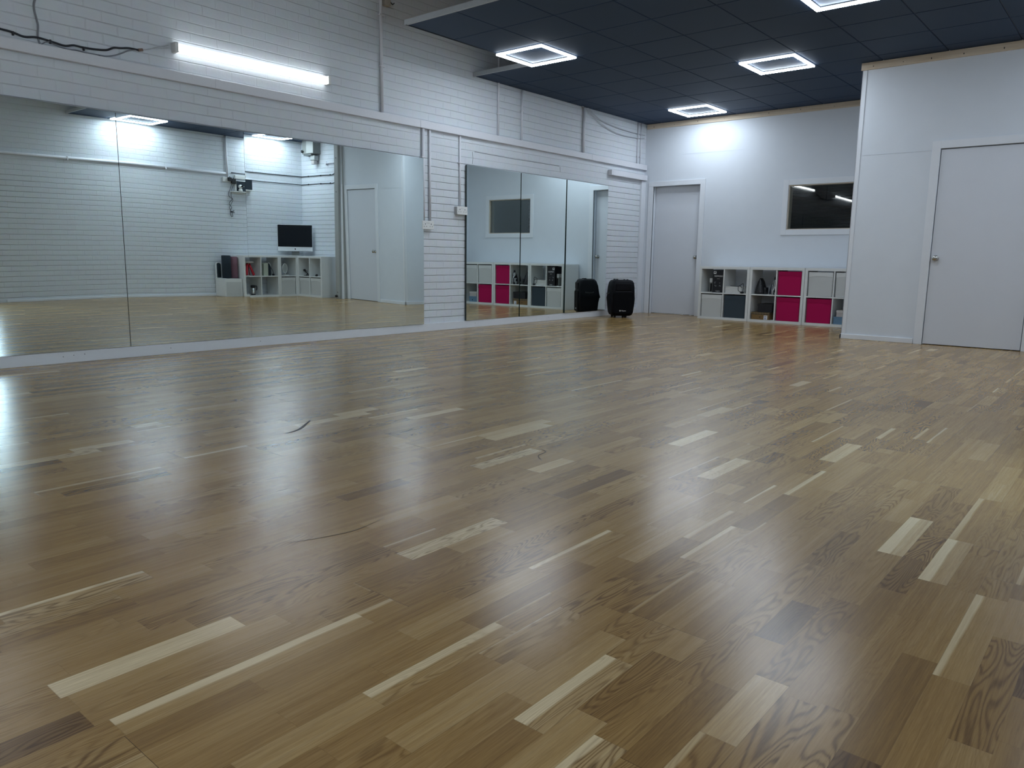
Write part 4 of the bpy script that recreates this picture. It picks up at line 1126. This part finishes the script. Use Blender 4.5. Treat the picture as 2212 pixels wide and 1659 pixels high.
# little tripod figure and ball with lead
t = thing('camera_clamp', 'black jointed clamp stand on the shelf under the desktop computer', 'clamp', (6.60, 8.92, ZU + .0005))
mb = MB(); mb.tube(spline([(-.05, 0, .008), (-.02, 0, .05), (.03, 0, .07), (.07, 0, .105)], 4), .010, 8); mb.build('arm', m_rubber, t)
mb = MB(); mb.lathe([(.006, -.02), (.022, -.012), (.022, .012), (.006, .02)], (.072, 0, .105), 16, 'x'); mb.build('joint_head', m_rubber, t)
mb = MB(); mb.tube([(.06, -.02, .006), (-.06, -.02, .006)], .006, 8); mb.tube([(-.02, 0, .03), (.045, .01, .006)], .007, 8); mb.tube([(-.03, .0, .085), (.05, 0, .095)], .006, 8); mb.build('foot_bar', m_rubber, t)
t = thing('computer_mouse', 'small black rounded gadget with a pale lead on the shelf', 'gadget', (6.25, 8.90, ZU + .0005))
mb = MB(); mb.lathe([(.014, 0), (.026, .008), (.028, .022), (.018, .036), (.004, .040)], n=18); mb.build('gadget_body', m_rubber, t)
mb = MB(); mb.tube(spline([(-.02, 0, .012), (-.06, -.01, .006), (-.10, .02, .006)], 5), .003, 8); mb.build('lead', m_white, t)

# desktop computer
def desktop():
    al = radians(52)
    t = thing('desktop_computer', 'large silver and black all-in-one desktop computer in the corner, seen in the mirror', 'computer', (6.93, 8.90, .7705))
    # local front is -y ; facing direction (-.788,-.616)
    t.rotation_euler = (0, 0, math.atan2(-.616, -.788) + pi / 2)
    mb = MB(); mb.box(-.10, .10, -.09, .09, 0, .007, .003); mb.build('foot_plate', m_steel, t)
    mb = MB(); mb.loft([[(-.07, y, z), (.07, y, z), (.07, y + .006, z), (-.07, y + .006, z)] for y, z in ((.05, .007), (.045, .06), (.035, .14))], smooth=False); mb.build('stand_neck', m_grey, t)
    m_alu2 = plain('silver_aluminium', (.72, .74, .76), .35, noise=.02)
    mb = MB(); mb.box(-.325, .325, -.012, .014, .085, .60, .012, 3); mb.build('casing', m_alu2, t)
    mb = MB(); mb.box(-.317, .317, -.0155, -.0122, .172, .592, .004); mb.build('screen', m_screen, t)
    s = MB(); s.lathe([(.013, 0), (.013, .001)], (0, -.0135, .128), 20, 'y', .92, 1.0); s.lathe([(.004, 0), (.004, .001)], (.003, -.0135, .145), 10, 'y'); s.build('chin_emblem', m_black, t)
    t.scale = (1, 1, 1)
desktop()

# devices on the right-hand brick wall
t = thing('wall_shelf', 'tiny white wall shelf carrying the camera and black panel', 'shelf', (XR, 7.90, 1.945))
mb = MB(); mb.box(-.13, -.001, -.22, .22, 0, .014, .003); mb.box(-.02, -.001, -.2, .2, -.03, 0, .003); mb.build('shelf_board', m_white, t)
t = thing('wall_speaker', 'black fronted device with rounded white case on the small wall shelf', 'speaker', (XR, 7.94, 1.960))
mb = MB(); mb.box(-.075, -.004, -.175, .175, 0, .205, .03, 4); mb.build('case', m_white, t)
mb = MB(); mb.box(-.081, -.0745, -.165, .165, .010, .195, .003); mb.build('front_panel', m_navy, t)
mb = MB(); mb.lathe([(.012, 0), (.012, .0012)], (-.0825, -.02, .10), 16, 'x'); mb.build('badge', m_grey, t)
t = thing('security_camera', 'small white round-headed camera on the wall shelf', 'camera', (XR - .108, 7.835, 1.9595))
mb = MB(); mb.lathe([(.028, 0), (.036, .01), (.034, .04), (.022, .052), (.012, .055)], n=24); mb.build('camera_base', m_white, t)
mb = MB(); mb.lathe([(.006, -.038), (.026, -.028), (.038, -.004), (.036, .012), (.024, .03), (.006, .038)], (0, 0, .092), 24, 'x'); mb.build('camera_head', m_white, t)
mb = MB(); mb.lathe([(.016, -.0415), (.017, -.030)], (0, 0.008, .095), 18, 'x'); mb.build('lens', m_black, t)
t = thing('router', 'white box shaped router above the black device', 'router', (XR, 7.89, 2.195))
mb = MB(); mb.box(-.05, -.001, -.12, .12, 0, .07, .008); mb.build('router_case', m_white, t)
t = thing('wall_socket', 'white socket at the end of the horizontal pipe, with plugs', 'socket', (XR, 7.62, 2.125))
mb = MB(); mb.box(-.035, -.001, -.075, .075, 0, .086, .004); mb.build('face_plate', m_white, t)
for x, y, z, s_, lab in ((XR - .036, 7.655, 2.14, .032, 'black plug adaptor pushed into the socket by the pipe end'), (XR - .02, 7.735, 2.10, .042, 'larger black power adaptor beside the wall socket')):
    t = thing('power_adaptor', lab, 'plug', (x, y, z), 0, 'black adaptors by the wall socket')
    mb = MB(); mb.box(-.05, -.001, -s_, s_, 0, s_ * 2.2, .008); mb.build('adaptor_body', m_rubber, t)
    mb = MB(); mb.tube([(-.03, 0, s_ * 2.2), (-.03, 0, s_ * 2.2 + .02)], .006, 8); mb.build('strain_relief', m_rubber, t)
xr = XR - .02
mb = MB(); mb.tube(spline([(xr, 7.71, 2.09), (xr, 7.68, 2.0), (xr, 7.645, 1.93), (xr, 7.65, 1.86), (xr - .01, 7.70, 1.82), (xr, 7.66, 1.76), (xr, 7.645, 1.72), (xr, 7.69, 1.66), (xr, 7.66, 1.60), (xr, 7.67, 1.50), (xr, 7.70, 1.50), (xr, 7.69, 1.58)], 5), .0042, 8)
mb.tube(spline([(xr, 7.74, 2.08), (xr, 7.70, 1.97), (xr, 7.69, 1.87), (xr, 7.72, 1.80), (xr, 7.69, 1.74), (xr, 7.65, 1.66), (xr, 7.68, 1.585)], 5), .0038, 8)
o = tag(mb.build('dangling_cable', m_cable), 'black tangled cables dangling below the wall socket', 'cable')
s = MB(); s.tube([(xr, 7.655, 1.575), (xr - .01, 7.73, 1.60)], .007, 8); s.tube([(xr, 7.66, 1.575), (xr - .01, 7.735, 1.565)], .007, 8); s.build('cable_tie_ends', m_cable, o)

# horizontal and vertical pipe on the right wall
t = thing('conduit_pipe', 'long horizontal white pipe on the opposite brick wall, seen in the mirrors', 'conduit', (XR, 0, 2.262))
mb = MB(); mb.tube([(-.024, -2.0, .0), (-.024, 7.60, 0.014)], .022, 12); mb.build('pipe', m_conduit, t)
for y in (1, 3, 5, 6.5): s = MB(); s.box(-.05, -.0005, y - .01, y + .01, -.026, .034, .003); s.build('clip', m_conduit, t)
t = thing('conduit_pipe', 'vertical white pipe rising from the socket to the ceiling, seen in the mirrors', 'conduit', (XR, 7.633, 2.215))
mb = MB(); mb.tube([(-.022, 0, 0), (-.022, 0, HC - 2.215 - .006)], .018, 12); mb.build('pipe', m_conduit, t)

# black cables round the corner to the post
cz1, cz2 = 2.303, 2.150
def corner_cable(z, x_end, top, label, r, y0=8.0):
    pts = [(XR - .010, y0, z + .0), (XR - .010, 8.4, z - .004), (XR - .010, 8.8, z - .002), (XR - .012, YN - .04, z), (XR - .04, YN - .012, z), (6.75, YN - .010, z), (6.4, YN - .010, z + .002), (x_end + .12, YN - .010, z - .004), (x_end + .03, YN - .012, z + .02), (x_end, YN - .014, z + .07), (x_end, YN - .02, top - .03), (x_end - .05, YN - .05, top), (5.70, YN - .08, top)]
    mb = MB(); mb.tube(spline(pts, 5), r, 8)
    o = tag(mb.build('corner_cable', m_cable), label, 'cable', 'black cables round the brick corner')
    for x in (6.9, 6.5, 6.2): s = MB(); s.box(x - .008, x + .008, YN - .018, YN - .001, z - .012, z + .012, .002); s.build('cable_clip', m_rubber, o)
corner_cable(cz1, 6.045, 2.50, 'upper black cable running round the brick corner to the grey post', .0075, 7.72)
corner_cable(cz2, 6.02, 2.49, 'lower black cable running round the brick corner to the grey post', .006, 8.13)
# cabling bracket
t = thing('cable_bracket', 'white pipe bracket between the grey post and the electrical box', 'bracket', (6.0, YN, 2.52))
mb = MB(); mb.tube([(-.30, -.03, 0), (.30, -.03, .0)], .012, 10); mb.build('arm', m_conduit, t)
mb = MB(); mb.lathe([(.035, -.02), (.035, -.001)], (.31, 0, 0), 18, 'y'); mb.box(.29, .33, -.04, -.02, -.03, .03, .004); mb.build('end_plate', m_conduit, t)
# electrical box on the return wall
t = thing('electrical_box', 'old grey metal electrical box hanging under the ceiling in the corner', 'electrical box', (6.69, YN, 2.70))
mb = MB(); mb.box(-.18, .18, -.16, -.001, 0, .255, .006); mb.build('enclosure', m_grey, t)
mb = MB(); mb.box(-.175, .04, -.166, -.1605, .01, .25, .003); mb.build('cover_plate', m_post, t)
mb = MB(); mb.box(-.09, .15, -.15, -.01, -.03, -.0005, .003); mb.build('gland_plate', m_greyd, t)
mb = MB(); mb.lathe([(.012, 0), (.026, .005), (.026, .02), (.012, .03)], (.15, -.196, .05), 14, 'y'); mb.build('isolator_knob', m_rubber, t)
mb = MB(); mb.box(-.15, -.02, -.12, -.02, -.12, -.031, .01); mb.build('cable_gland', m_post, t)
mb = MB(); mb.box(-.12, -.03, -.11, -.03, -.19, -.121, .01); mb.build('outlet', m_cream, t)
mb = MB(); mb.lathe([(.02, -.03), (.024, 0)], (5.62, YP - .075, .05), 12, 'y')
tag(mb.build('door_stopper', m_rubber), 'small black floor stop at the foot of the grey post', 'door stop')
